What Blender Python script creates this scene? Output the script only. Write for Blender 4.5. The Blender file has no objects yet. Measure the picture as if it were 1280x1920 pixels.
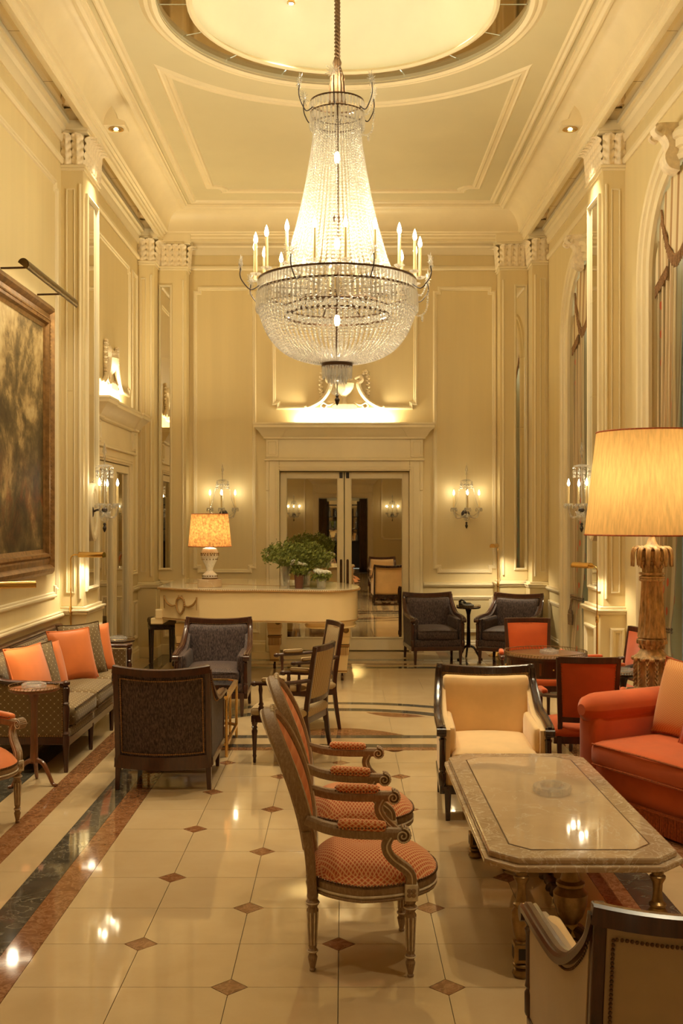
import bpy, bmesh, math, random
from math import pi, sin, cos, sqrt, atan2, radians
from mathutils import Vector, Matrix
random.seed(11)
SC = bpy.context.scene
COL = SC.collection

# ------------------------------------------------------------------ camera, world, exposure
EYE = 1.74
FPX = 2016.0                       # focal length in pixels of the 1280x1920 frame
cd = bpy.data.cameras.new('camera'); cam = bpy.data.objects.new('camera', cd); COL.objects.link(cam)
cam.location = (0, 0, EYE); cam.rotation_euler = (pi/2, 0, 0)
cd.sensor_fit = 'VERTICAL'; cd.sensor_height = 36.0; cd.lens = FPX/1920*36.0
cd.shift_x = -3/1920; cd.shift_y = 8/1920; cd.clip_start = .05; cd.clip_end = 200
SC.camera = cam
w = bpy.data.worlds.new('world'); SC.world = w; w.use_nodes = True
bg = w.node_tree.nodes['Background']; bg.inputs[0].default_value = (.80, .92, .82, 1); bg.inputs[1].default_value = 1.6
SC.view_settings.view_transform = 'Standard'; SC.view_settings.look = 'None'; SC.view_settings.gamma = 1
SC.view_settings.use_curve_mapping = False
SC.view_settings.exposure = 0.42
SC.cycles.max_bounces = 9; SC.cycles.diffuse_bounces = 5; SC.cycles.glossy_bounces = 5
SC.cycles.transmission_bounces = 6; SC.cycles.transparent_max_bounces = 24
SC.cycles.caustics_reflective = False; SC.cycles.caustics_refractive = False
SC.cycles.sample_clamp_indirect = 6.0
WARM = (1.0, .85, .56); WARM2 = (1.0, .85, .57)
LG = 1.0                           # common gain of the lamps

def lamp(kind, loc, power, color=WARM, size=.05, rot=None, spot=None, blend=.5, sy=None, name='lamp_light', parent=None):
    l = bpy.data.lights.new(name, kind); l.energy = power*LG; l.color = color
    if kind == 'AREA':
        l.size = size
        if sy: l.shape = 'RECTANGLE'; l.size_y = sy
    else:
        l.shadow_soft_size = size
    if kind == 'SPOT': l.spot_size = radians(spot or 90); l.spot_blend = blend
    o = bpy.data.objects.new(name, l); COL.objects.link(o); o.location = loc
    if rot: o.rotation_euler = rot
    if parent: o.parent = parent
    return o

# ------------------------------------------------------------------ materials
MATS = {}
def new_mat(name):
    m = bpy.data.materials.new(name); m.use_nodes = True; MATS[name] = m
    nt = m.node_tree; return m, nt, nt.nodes['Principled BSDF']
def N(nt, t, **kw):
    n = nt.nodes.new(t)
    for k, v in kw.items():
        if k.startswith('i_'):
            key = k[2:]; key = int(key) if key.isdigit() else key.replace('_', ' ')
            n.inputs[key].default_value = v
        else: setattr(n, k, v)
    return n
def c4(c): return (c[0], c[1], c[2], 1)
def ramp(nt, fac, stops, interp='LINEAR'):
    r = N(nt, 'ShaderNodeValToRGB'); r.color_ramp.interpolation = interp
    e = r.color_ramp.elements
    while len(e) < len(stops): e.new(.5)
    for k, (p, c) in zip(e, stops): k.position = p; k.color = c4(c)
    nt.links.new(fac, r.inputs[0]); return r.outputs[0]
def math_(nt, op, a, b=None):
    n = N(nt, 'ShaderNodeMath', operation=op)
    for i, x in enumerate((a, b)):
        if x is None: continue
        if isinstance(x, (int, float)): n.inputs[i].default_value = x
        else: nt.links.new(x, n.inputs[i])
    return n.outputs[0]
def coords(nt, kind='Object', scale=(1, 1, 1)):
    t = N(nt, 'ShaderNodeTexCoord'); mp = N(nt, 'ShaderNodeMapping'); mp.inputs['Scale'].default_value = scale
    nt.links.new(t.outputs[kind], mp.inputs[0]); return mp.outputs[0]
def noise(nt, vec, scale=5, detail=4, rough=.55, dist=0):
    n = N(nt, 'ShaderNodeTexNoise'); n.inputs['Scale'].default_value = scale; n.inputs['Detail'].default_value = detail
    n.inputs['Roughness'].default_value = rough; n.inputs['Distortion'].default_value = dist
    nt.links.new(vec, n.inputs['Vector']); return n.outputs['Fac']
def bump(nt, b, h, strength=.2, dist=.01):
    n = N(nt, 'ShaderNodeBump'); n.inputs['Strength'].default_value = strength; n.inputs['Distance'].default_value = dist
    nt.links.new(h, n.inputs['Height']); nt.links.new(n.outputs[0], b.inputs['Normal'])
def mul(c, k): return tuple(min(1, x*k) for x in c)
def plain(name, col, rough=.5, metal=0, var=.12, scale=6, bmp=0, spec=.5, coat=0, stretch=(1, 1, 1), kind='Object', sheen=0):
    m, nt, b = new_mat(name)
    v = coords(nt, kind, stretch); n = noise(nt, v, scale)
    nt.links.new(ramp(nt, n, [(.3, mul(col, 1-var)), (.7, mul(col, 1+var))]), b.inputs['Base Color'])
    b.inputs['Roughness'].default_value = rough; b.inputs['Metallic'].default_value = metal
    b.inputs['Specular IOR Level'].default_value = spec; b.inputs['Coat Weight'].default_value = coat
    b.inputs['Coat Roughness'].default_value = .08; b.inputs['Sheen Weight'].default_value = sheen
    if bmp: bump(nt, b, n, bmp, .004)
    return m
def wood(name, col, rough=.28, coat=.35):
    m, nt, b = new_mat(name)
    v = coords(nt, 'Object', (30, 30, 4)); n = noise(nt, v, 2.2, 5, .6, .6)
    nt.links.new(ramp(nt, n, [(.25, mul(col, .55)), (.75, mul(col, 1.35))]), b.inputs['Base Color'])
    b.inputs['Roughness'].default_value = rough; b.inputs['Coat Weight'].default_value = coat; b.inputs['Coat Roughness'].default_value = .12
    return m
def stone(name, a, bcol, vein=None, scale=3, rough=.08, spec=.5, kind='Object', vamt=.06):
    m, nt, b = new_mat(name)
    g = N(nt, 'ShaderNodeNewGeometry').outputs['Position']
    n = noise(nt, g, scale, 6, .6, .3)
    col = ramp(nt, n, [(.3, a), (.7, bcol)])
    if vein:
        n2 = noise(nt, g, scale*1.1, 6, .55, 1.6)
        d = math_(nt, 'ABSOLUTE', math_(nt, 'SUBTRACT', n2, .5))
        f = ramp(nt, d, [(0, (1, 1, 1)), (vamt, (0, 0, 0))])
        mx = N(nt, 'ShaderNodeMixRGB'); nt.links.new(f, mx.inputs[0]); nt.links.new(col, mx.inputs[1]); mx.inputs[2].default_value = c4(vein)
        col = mx.outputs[0]
    nt.links.new(col, b.inputs['Base Color'])
    n3 = noise(nt, g, 9, 3)
    nt.links.new(ramp(nt, n3, [(.3, (rough*.7,)*3), (.75, (rough*1.5,)*3)]), b.inputs['Roughness'])
    b.inputs['Specular IOR Level'].default_value = spec
    return m
def stripes(name, stops, period, axis=0, rough=.8, kind='Object', bmp=.0):
    m, nt, b = new_mat(name); v = coords(nt, kind)
    s = N(nt, 'ShaderNodeSeparateXYZ'); nt.links.new(v, s.inputs[0])
    f = math_(nt, 'FRACT', math_(nt, 'DIVIDE', s.outputs[axis], period))
    nt.links.new(ramp(nt, f, stops), b.inputs['Base Color']); b.inputs['Roughness'].default_value = rough
    b.inputs['Specular IOR Level'].default_value = .2
    if bmp: bump(nt, b, noise(nt, v, 200), bmp, .002)
    return m
def lattice(name, ground, line, dot, period=.022, lw=.13, dotw=.25, rough=.8, aspect=1.0, dot_on_cross=False):
    """woven diamond lattice, laid flat on whichever way the surface faces"""
    m, nt, b = new_mat(name); v = coords(nt, 'Object')
    s = N(nt, 'ShaderNodeSeparateXYZ'); nt.links.new(v, s.inputs[0])
    tn = N(nt, 'ShaderNodeTexCoord'); sn = N(nt, 'ShaderNodeSeparateXYZ'); nt.links.new(tn.outputs['Normal'], sn.inputs[0])
    ax, ay, az = (math_(nt, 'ABSOLUTE', sn.outputs[k]) for k in range(3))
    isx = math_(nt, 'GREATER_THAN', ax, math_(nt, 'MAXIMUM', ay, az)); isz = math_(nt, 'GREATER_THAN', az, math_(nt, 'MAXIMUM', ax, ay))
    def pick(p, q, k): return math_(nt, 'ADD', math_(nt, 'MULTIPLY', p, math_(nt, 'SUBTRACT', 1, k)), math_(nt, 'MULTIPLY', q, k))
    U = pick(s.outputs[0], s.outputs[1], isx); V = math_(nt, 'MULTIPLY', pick(s.outputs[2], s.outputs[1], isz), aspect)
    A = math_(nt, 'DIVIDE', math_(nt, 'ADD', U, V), period); B = math_(nt, 'DIVIDE', math_(nt, 'SUBTRACT', U, V), period)
    def tri(x):     # 0 on a line, .5 between two lines
        f = math_(nt, 'FRACT', x); return math_(nt, 'SUBTRACT', .5, math_(nt, 'ABSOLUTE', math_(nt, 'SUBTRACT', f, .5)))
    ta, tb = tri(A), tri(B)
    ln = math_(nt, 'LESS_THAN', math_(nt, 'MINIMUM', ta, tb), lw)
    if dot_on_cross: dt = math_(nt, 'LESS_THAN', math_(nt, 'MAXIMUM', ta, tb), dotw)
    else: dt = math_(nt, 'GREATER_THAN', math_(nt, 'MINIMUM', ta, tb), .5-dotw)
    m1 = N(nt, 'ShaderNodeMixRGB'); nt.links.new(ln, m1.inputs[0]); m1.inputs[1].default_value = c4(ground); m1.inputs[2].default_value = c4(line)
    m2 = N(nt, 'ShaderNodeMixRGB'); nt.links.new(dt, m2.inputs[0]); nt.links.new(m1.outputs[0], m2.inputs[1]); m2.inputs[2].default_value = c4(dot)
    nt.links.new(m2.outputs[0], b.inputs['Base Color']); b.inputs['Roughness'].default_value = rough
    b.inputs['Specular IOR Level'].default_value = .25; b.inputs['Sheen Weight'].default_value = .15
    return m
def emit(name, col, strength):
    m, nt, b = new_mat(name); b.inputs['Emission Color'].default_value = c4(col); b.inputs['Emission Strength'].default_value = strength
    b.inputs['Base Color'].default_value = c4(col); return m
def mix_mat(name, build):
    m = bpy.data.materials.new(name); m.use_nodes = True; nt = m.node_tree; nt.nodes.clear()
    out = N(nt, 'ShaderNodeOutputMaterial'); nt.links.new(build(nt), out.inputs[0]); MATS[name] = m; return m
def crystal_nodes(tr, col=(1, .98, .94), body=.75):
    def f(nt):
        a = N(nt, 'ShaderNodeBsdfTransparent'); g = N(nt, 'ShaderNodeBsdfGlossy'); g.inputs[0].default_value = c4(col); g.inputs['Roughness'].default_value = .06
        d = N(nt, 'ShaderNodeBsdfTranslucent'); d.inputs[0].default_value = c4(mul(col, body))
        e = N(nt, 'ShaderNodeBsdfDiffuse'); e.inputs[0].default_value = c4(mul(col, body))
        m0 = N(nt, 'ShaderNodeMixShader'); m0.inputs[0].default_value = .5; nt.links.new(d.outputs[0], m0.inputs[1]); nt.links.new(e.outputs[0], m0.inputs[2])
        m1 = N(nt, 'ShaderNodeMixShader'); m1.inputs[0].default_value = .42; nt.links.new(m0.outputs[0], m1.inputs[1]); nt.links.new(g.outputs[0], m1.inputs[2])
        m2 = N(nt, 'ShaderNodeMixShader'); m2.inputs[0].default_value = tr; nt.links.new(m1.outputs[0], m2.inputs[1]); nt.links.new(a.outputs[0], m2.inputs[2])
        return m2.outputs[0]
    return f
def glass_nodes(col, refl=.12):
    def f(nt):
        a = N(nt, 'ShaderNodeBsdfTransparent'); a.inputs[0].default_value = c4(col)
        g = N(nt, 'ShaderNodeBsdfGlossy'); g.inputs['Roughness'].default_value = .02
        fr = N(nt, 'ShaderNodeFresnel'); fr.inputs[0].default_value = 1.55
        k = math_(nt, 'ADD', fr.outputs[0], refl)
        m = N(nt, 'ShaderNodeMixShader'); nt.links.new(k, m.inputs[0]); nt.links.new(a.outputs[0], m.inputs[1]); nt.links.new(g.outputs[0], m.inputs[2])
        return m.outputs[0]
    return f
def cloth_light(name, col, trans=.5, kind='Object', scale=(1, 1, 1), nscale=8, var=.3):
    def f(nt):
        v = coords(nt, kind, scale); n = noise(nt, v, nscale, 4)
        c = ramp(nt, n, [(.3, mul(col, 1-var)), (.7, mul(col, 1+var))])
        a = N(nt, 'ShaderNodeBsdfTranslucent'); d = N(nt, 'ShaderNodeBsdfDiffuse')
        nt.links.new(c, a.inputs[0]); nt.links.new(c, d.inputs[0])
        m = N(nt, 'ShaderNodeMixShader'); m.inputs[0].default_value = trans; nt.links.new(d.outputs[0], m.inputs[1]); nt.links.new(a.outputs[0], m.inputs[2])
        return m.outputs[0]
    return mix_mat(name, f)

plain('wall', (.74, .61, .345), .45, var=.03, scale=2.0, stretch=(4, 4, .2))
plain('wall_panel', (.72, .585, .32), .4, var=.03, scale=2.0, stretch=(4, 4, .2))
plain('trim', (.82, .71, .48), .4, var=.04, scale=3)
plain('ceiling', (.66, .585, .375), .55, var=.06, scale=.8)
plain('dome', (.88, .86, .70), .55, var=.05, scale=1.5)
plain('plaster', (.84, .72, .52), .6, var=.12, scale=25)
m, nt, b = new_mat('mirror'); b.inputs['Base Color'].default_value = (.80, .76, .66, 1); b.inputs['Metallic'].default_value = 1; b.inputs['Roughness'].default_value = .012
m, nt, b = new_mat('mirror_aged'); b.inputs['Base Color'].default_value = (.62, .52, .36, 1); b.inputs['Metallic'].default_value = 1; b.inputs['Roughness'].default_value = .05
stone('tile_cream', (.51, .36, .19), (.58, .43, .245), None, 2.2, .05, .55)
stone('tile_brown', (.165, .062, .022), (.29, .125, .05), (.34, .17, .08), 14, .06, .5)
stone('tile_dark', (.055, .048, .035), (.10, .085, .06), (.20, .17, .12), 5, .05, .55, vamt=.02)
plain('grout', (.20, .14, .08), .6)
stone('marble_top', (.50, .36, .22), (.60, .45, .29), (.62, .52, .38), 3.0, .04, .6, vamt=.010)
stone('marble_edge', (.36, .25, .15), (.48, .35, .23), (.60, .5, .38), 9, .08, .6, vamt=.03)
wood('mahogany', (.060, .018, .008))
wood('dark_wood', (.035, .013, .007), .25)
wood('red_wood', (.20, .07, .025), .3)
m, nt, b = new_mat('limed_wood')
v = coords(nt, 'Object', (40, 40, 12)); n_ = noise(nt, v, 3, 6, .7, .3)
nt.links.new(ramp(nt, n_, [(.30, (.20, .115, .055)), (.55, (.30, .19, .10)), (.75, (.46, .35, .22))]), b.inputs['Base Color']); b.inputs['Roughness'].default_value = .5
plain('limed_light', (.62, .52, .38), .55, var=.25, scale=30)
m, nt, b = new_mat('dark_fabric')
v = coords(nt, 'Object', (3.2, 3.2, 1)); n_ = noise(nt, v, 38, 3, .6, .4)
nt.links.new(ramp(nt, n_, [(.36, (.022, .014, .013)), (.5, (.066, .042, .038)), (.66, (.125, .082, .070))]), b.inputs['Base Color'])
b.inputs['Roughness'].default_value = .6; b.inputs['Sheen Weight'].default_value = .05; b.inputs['Specular IOR Level'].default_value = .3; bump(nt, b, n_, .3, .003)
plain('beige_velvet', (.78, .54, .27), .75, var=.10, scale=4, sheen=.4, spec=.2)
plain('taupe_velvet', (.46, .34, .22), .75, var=.08, scale=5, sheen=.4, spec=.2)
plain('orange_velvet', (.56, .095, .013), .7, var=.16, scale=3.5, sheen=.35, spec=.2)
plain('orange_silk', (.66, .165, .03), .55, var=.14, scale=3, sheen=.3, spec=.3)
lattice('red_lattice', (.62, .17, .055), (.78, .50, .24), (.42, .055, .018), .024, .10, .16, aspect=1.5)
lattice('orange_weave', (.66, .22, .05), (.74, .46, .20), (.5, .12, .03), .020, .11, .1, aspect=1.6)
lattice('olive_lattice', (.165, .105, .042), (.20, .135, .06), (.62, .52, .33), .052, .05, .085, dot_on_cross=True)
stripes('back_stripe', [(0, (.62, .22, .09)), (.45, (.70, .29, .13)), (.55, (.60, .20, .08)), (1, (.62, .22, .09))], .05, 2)
stripes('cream_stripe', [(0, (.52, .39, .22)), (.62, (.58, .44, .26)), (.68, (.20, .12, .05)), (.92, (.20, .12, .05)), (.97, (.52, .39, .22))], .021, 0)
plain('green_velvet', (.13, .085, .03), .7, var=.15)
plain('brass', (.78, .52, .20), .18, 1, var=.1)
plain('bronze', (.10, .055, .028), .35, .8, var=.25, scale=20)
plain('dark_bronze', (.13, .085, .035), .35, .8, var=.3, scale=20)
plain('old_bronze', (.30, .19, .08), .32, .85, var=.3, scale=25)
plain('iron', (.035, .022, .016), .45, .3, var=.2)
plain('gold_leaf', (.25, .135, .045), .42, .55, var=.35, scale=18, bmp=.2)
plain('gilt_wood', (.54, .37, .18), .5, .1, var=.5, scale=16, bmp=.6, stretch=(2.5, 2.5, .8))
plain('gilt_line', (.42, .24, .08), .45, .4, var=.2)
plain('piano_paint', (.90, .71, .39), .22, var=.03, scale=2, coat=.4)
plain('piano_top', (.84, .75, .55), .10, var=.05, scale=2, coat=.6)
plain('ceramic', (.88, .84, .74), .2, var=.1, scale=60)
plain('nail', (.14, .07, .03), .35, .6)
plain('nail_gold', (.42, .22, .08), .3, .7)
plain('rope', (.21, .125, .06), .7, var=.3, scale=60, bmp=.3)
plain('fringe', (.28, .15, .065), .8, var=.35, scale=80)
plain('orange_fringe', (.40, .085, .018), .8, var=.35, scale=80)
plain('black_plastic', (.02, .018, .016), .35)
plain('white_petal', (.85, .82, .70), .6, var=.1)
plain('terracotta', (.16, .06, .03), .7)
m, nt, b = new_mat('leaf'); v = coords(nt, 'Object'); n_ = noise(nt, v, 22)
nt.links.new(ramp(nt, n_, [(.3, (.085, .115, .016)), (.7, (.29, .32, .055))]), b.inputs['Base Color']); b.inputs['Roughness'].default_value = .55
plain('candle', (.80, .62, .30), .5, var=.05)
emit('flame', (1, .82, .50), 18)
emit('bulb', (1, .84, .56), 12)
emit('downlight', (1, .84, .56), 14)
mix_mat('crystal', crystal_nodes(.44, (.97, .93, .85), .66)); mix_mat('crystal_clear', crystal_nodes(.66)); mix_mat('ash_glass', crystal_nodes(.80, (1, 1, .97)))
mix_mat('glass', glass_nodes((.96, .97, .94))); mix_mat('dark_glass', glass_nodes((.34, .33, .28), .10))
cloth_light('shade_silk', (.78, .52, .20), .5, 'Object', (5, 5, .35), 14, .16)
cloth_light('shade_straw', (.74, .34, .11), .5, 'Object', (1, 1, 1), 42, .55)
cloth_light('sheer', (.90, .92, .86), .6, var=.04)
plain('bar_dark', (.05, .03, .018), .4); plain('bar_curtain', (.16, .10, .06), .8)
# curtain: satin stripes along u, small red flowers scattered along the darker stripe
m, nt, b = new_mat('curtain')
uv = N(nt, 'ShaderNodeUVMap'); s = N(nt, 'ShaderNodeSeparateXYZ'); nt.links.new(uv.outputs[0], s.inputs[0])
f = math_(nt, 'FRACT', s.outputs[0]); row = math_(nt, 'FLOOR', s.outputs[0])
base = ramp(nt, f, [(0, (.34, .25, .12)), (.42, (.36, .27, .13)), (.45, (.60, .46, .25)), (.60, (.66, .52, .30)), (.64, (.40, .20, .08)), (.70, (.64, .50, .28)), (.94, (.62, .47, .26)), (1, (.34, .25, .12))])
du = math_(nt, 'DIVIDE', math_(nt, 'SUBTRACT', f, .21), .085)
dv = math_(nt, 'DIVIDE', math_(nt, 'SUBTRACT', math_(nt, 'FRACT', math_(nt, 'ADD', math_(nt, 'MULTIPLY', s.outputs[1], 17), math_(nt, 'MULTIPLY', row, .37))), .5), .15)
d2 = math_(nt, 'ADD', math_(nt, 'MULTIPLY', du, du), math_(nt, 'MULTIPLY', dv, dv))
fl = math_(nt, 'LESS_THAN', d2, 1.0)
mx = N(nt, 'ShaderNodeMixRGB'); nt.links.new(fl, mx.inputs[0]); nt.links.new(base, mx.inputs[1]); mx.inputs[2].default_value = (.55, .10, .035, 1)
nt.links.new(mx.outputs[0], b.inputs['Base Color']); b.inputs['Roughness'].default_value = .5; b.inputs['Sheen Weight'].default_value = .3
# painting: an invented dusky wooded landscape
m, nt, b = new_mat('canvas')
v = coords(nt, 'Object'); s = N(nt, 'ShaderNodeSeparateXYZ'); nt.links.new(v, s.inputs[0])
big = noise(nt, v, 1.6, 8, .66, .5); fine = noise(nt, v, 7, 8, .7, .4)
hgt = math_(nt, 'DIVIDE', math_(nt, 'SUBTRACT', s.outputs[2], 1.4), 2.0)
mixv = math_(nt, 'ADD', math_(nt, 'MULTIPLY', big, .75), math_(nt, 'ADD', math_(nt, 'MULTIPLY', fine, .35), math_(nt, 'MULTIPLY', math_(nt, 'SUBTRACT', hgt, .5), .16)))
col = ramp(nt, mixv, [(.40, (.035, .022, .009)), (.50, (.085, .058, .022)), (.56, (.17, .115, .045)), (.62, (.40, .28, .12)), (.72, (.60, .47, .24))])
bandf = math_(nt, 'MAXIMUM', math_(nt, 'SUBTRACT', 1, math_(nt, 'DIVIDE', math_(nt, 'ABSOLUTE', math_(nt, 'SUBTRACT', hgt, .24)), .20)), 0)
red = math_(nt, 'MULTIPLY', bandf, ramp(nt, noise(nt, v, 3.2, 6, .65, 1), [(.45, (0, 0, 0)), (.62, (1, 1, 1))]))
mx = N(nt, 'ShaderNodeMixRGB'); nt.links.new(math_(nt, 'MULTIPLY', red, .55), mx.inputs[0]); nt.links.new(col, mx.inputs[1]); mx.inputs[2].default_value = (.30, .085, .025, 1)
nt.links.new(mx.outputs[0], b.inputs['Base Color']); b.inputs['Roughness'].default_value = .6; b.inputs['Specular IOR Level'].default_value = .25

# ------------------------------------------------------------------ geometry helpers
class MB:
    def __init__(s): s.v = []; s.f = []; s.uv = None
    def add(s, vs, fs, M=None):
        n = len(s.v)
        s.v += [tuple(M @ Vector(p)) if M else tuple(p) for p in vs]
        s.f += [tuple(i+n for i in q) for q in fs]; return s
    def box(s, x0, x1, y0, y1, z0, z1, M=None):
        return s.add([(x, y, z) for z in (z0, z1) for y in (y0, y1) for x in (x0, x1)],
                     [(0, 2, 3, 1), (4, 5, 7, 6), (0, 1, 5, 4), (2, 6, 7, 3), (0, 4, 6, 2), (1, 3, 7, 5)], M)
    def prism(s, poly, h0, h1, mp=lambda u, v, h: (u, v, h)):
        n = len(poly)
        vs = [mp(u, v, h0) for u, v in poly]+[mp(u, v, h1) for u, v in poly]
        fs = [tuple(range(n))[::-1], tuple(range(n, 2*n))]+[(i, (i+1) % n, n+(i+1) % n, n+i) for i in range(n)]
        return s.add(vs, fs)
    def lathe(s, prof, seg=16, c=(0, 0, 0), M=None, flute=0, depth=.12, a0=0, a1=2*pi, frange=None, caps=True):
        full = abs(a1-a0-2*pi) < 1e-6; na = seg if full else seg+1
        vs = []; fs = []; k = len(prof)
        for i in range(na):
            a = a0+(a1-a0)*i/seg
            for j, (r, z) in enumerate(prof):
                rr = r
                if flute and (frange is None or frange[0] <= z <= frange[1]): rr = r*(1-depth*(.5-.5*cos(flute*a)))
                vs.append((c[0]+rr*cos(a), c[1]+rr*sin(a), c[2]+z))
        for i in range(seg):
            i2 = (i+1) % na
            for j in range(k-1):
                fs.append((i*k+j, i2*k+j, i2*k+j+1, i*k+j+1))
        if full and caps:
            if prof[0][0] > 1e-5: fs.append(tuple(i*k for i in range(na))[::-1])
            if prof[-1][0] > 1e-5: fs.append(tuple(i*k+k-1 for i in range(na)))
        return s.add(vs, fs, M)
    def sweep(s, pts, sec, up=(0, 0, 1), closed=False, scale=None, caps=True, twist=0):
        """section [(a, b)]: a across (t x up), b along up"""
        P = [Vector(p) for p in pts]; n = len(P); k = len(sec); vs = []; fs = []; up = Vector(up)
        for i in range(n):
            if closed: t = P[(i+1) % n]-P[i-1]
            else: t = P[min(i+1, n-1)]-P[max(i-1, 0)]
            t.normalize(); a = t.cross(up)
            if a.length < 1e-4: a = t.cross(Vector((0.31, .9, .2)))
            a.normalize(); b = a.cross(t)
            q = 1 if scale is None else (scale[i] if isinstance(scale, (list, tuple)) else scale)
            qa, qb = q if isinstance(q, tuple) else (q, q)
            tw = twist*i/(n-1) if twist else 0; ct, st = cos(tw), sin(tw)
            for (u, v) in sec:
                u2, v2 = u*ct-v*st, u*st+v*ct
                vs.append(P[i]+a*u2*qa+b*v2*qb)
        m = n if closed else n-1
        for i in range(m):
            j = (i+1) % n
            for c in range(k): fs.append((i*k+c, i*k+(c+1) % k, j*k+(c+1) % k, j*k+c))
        if not closed and caps: fs += [tuple(range(k))[::-1], tuple((n-1)*k+c for c in range(k))]
        return s.add(vs, fs)
    def tube(s, pts, r, seg=8, closed=False, up=(0, 0, 1)):
        P = [Vector(p) for p in pts]; n = len(P); R = r if isinstance(r, (list, tuple)) else [r]*n; vs = []; fs = []; a = None
        for i in range(n):
            t = (P[(i+1) % n]-P[i-1]) if closed else (P[min(i+1, n-1)]-P[max(i-1, 0)])
            t.normalize()
            if a is None:
                a = t.cross(Vector(up))
                if a.length < 1e-3: a = t.cross(Vector((.31, .9, .2)))
            a = a-t*a.dot(t)                        # carried along without twisting
            a.normalize(); b2 = t.cross(a)
            vs += [P[i]+(a*cos(2*pi*k/seg)+b2*sin(2*pi*k/seg))*R[i] for k in range(seg)]
        for i in range(n if closed else n-1):
            j = (i+1) % n; fs += [(i*seg+c, i*seg+(c+1) % seg, j*seg+(c+1) % seg, j*seg+c) for c in range(seg)]
        if not closed: fs += [tuple(range(seg))[::-1], tuple((n-1)*seg+c for c in range(seg))]
        return s.add(vs, fs)
    def bar(s, pts, w, h, up=(0, 0, 1), scale=None, closed=False):
        return s.sweep(pts, [(-w/2, -h/2), (w/2, -h/2), (w/2, h/2), (-w/2, h/2)], up, closed, scale)
    def sphere(s, c, r, seg=12, ring=8):
        if isinstance(r, (int, float)): r = (r, r, r)
        vs = [(c[0], c[1], c[2]+r[2])]
        for j in range(1, ring):
            t = pi*j/ring
            for i in range(seg):
                a = 2*pi*i/seg; vs.append((c[0]+r[0]*sin(t)*cos(a), c[1]+r[1]*sin(t)*sin(a), c[2]+r[2]*cos(t)))
        vs.append((c[0], c[1], c[2]-r[2])); L = len(vs)-1; fs = []
        for i in range(seg): fs.append((0, 1+i, 1+(i+1) % seg))
        for j in range(ring-2):
            for i in range(seg):
                a = 1+j*seg+i; b2 = 1+j*seg+(i+1) % seg; fs.append((a, a+seg, b2+seg, b2))
        for i in range(seg): fs.append((L, 1+(ring-2)*seg+(i+1) % seg, 1+(ring-2)*seg+i))
        return s.add(vs, fs)
    def bead(s, c, r, rz=None):
        rz = rz or r; x, y, z = c; q = .7071*r
        vs = [(x, y, z+rz)]+[(x+r*.92*cos(pi/3*i), y+r*.92*sin(pi/3*i), z+rz*.38) for i in range(6)]+[(x+r*.92*cos(pi/3*(i+.5)), y+r*.92*sin(pi/3*(i+.5)), z-rz*.38) for i in range(6)]+[(x, y, z-rz)]
        fs = [(0, 1+i, 1+(i+1) % 6) for i in range(6)]+[(1+i, 7+i, 1+(i+1) % 6) for i in range(6)]+[(7+i, 7+(i+1) % 6, 1+(i+1) % 6) for i in range(6)]+[(13, 7+(i+1) % 6, 7+i) for i in range(6)]
        return s.add(vs, fs)
    def grid(s, fn, nu, nv, uvf=None):
        n = len(s.v)
        vs = [fn(i/nu, j/nv) for i in range(nu+1) for j in range(nv+1)]
        fs = [(i*(nv+1)+j, (i+1)*(nv+1)+j, (i+1)*(nv+1)+j+1, i*(nv+1)+j+1) for i in range(nu) for j in range(nv)]
        if uvf:
            if s.uv is None: s.uv = {}
            for i in range(nu+1):
                for j in range(nv+1): s.uv[n+i*(nv+1)+j] = uvf(i/nu, j/nv)
        return s.add(vs, fs)
    def rbox(s, x0, x1, y0, y1, z0, z1, r=.03, crown=0, n=6, M=None, warp=None):
        r = min(r, (x1-x0)/2-1e-4, (y1-y0)/2-1e-4, (z1-z0)/2-1e-4)
        lo = Vector((x0+r, y0+r, z0+r)); hi = Vector((x1-r, y1-r, z1-r)); seen = {}; vs = []; fs = []
        def q(u, v, w):       # u, v, w in 0..n
            key = (u, v, w)
            if key in seen: return seen[key]
            def sp(t, a, b):
                x = t/n
                # denser near the edges
                x = .5-.5*cos(pi*x) if n > 2 else x
                return a+(b-a)*x
            p = Vector((sp(u, x0, x1), sp(v, y0, y1), sp(w, z0, z1)))
            c = Vector((min(max(p.x, lo.x), hi.x), min(max(p.y, lo.y), hi.y), min(max(p.z, lo.z), hi.z)))
            d = p-c
            if d.length > 1e-9: d.normalize()
            p = c+d*r
            if crown and p.z > (z0+z1)/2:
                a = (2*p.x-x0-x1)/(x1-x0); b2 = (2*p.y-y0-y1)/(y1-y0); p.z += crown*max(0, 1-a*a)**.7*max(0, 1-b2*b2)**.7
            if warp: p = Vector(warp(p))
            seen[key] = len(vs); vs.append(p); return seen[key]
        for a in range(n):
            for b2 in range(n):
                fs += [(q(a, b2, 0), q(a, b2+1, 0), q(a+1, b2+1, 0), q(a+1, b2, 0)), (q(a, b2, n), q(a+1, b2, n), q(a+1, b2+1, n), q(a, b2+1, n)),
                       (q(a, 0, b2), q(a+1, 0, b2), q(a+1, 0, b2+1), q(a, 0, b2+1)), (q(a, n, b2), q(a, n, b2+1), q(a+1, n, b2+1), q(a+1, n, b2)),
                       (q(0, a, b2), q(0, a, b2+1), q(0, a+1, b2+1), q(0, a+1, b2)), (q(n, a, b2), q(n, a+1, b2), q(n, a+1, b2+1), q(n, a, b2+1))]
        return s.add(vs, fs, M)
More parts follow.
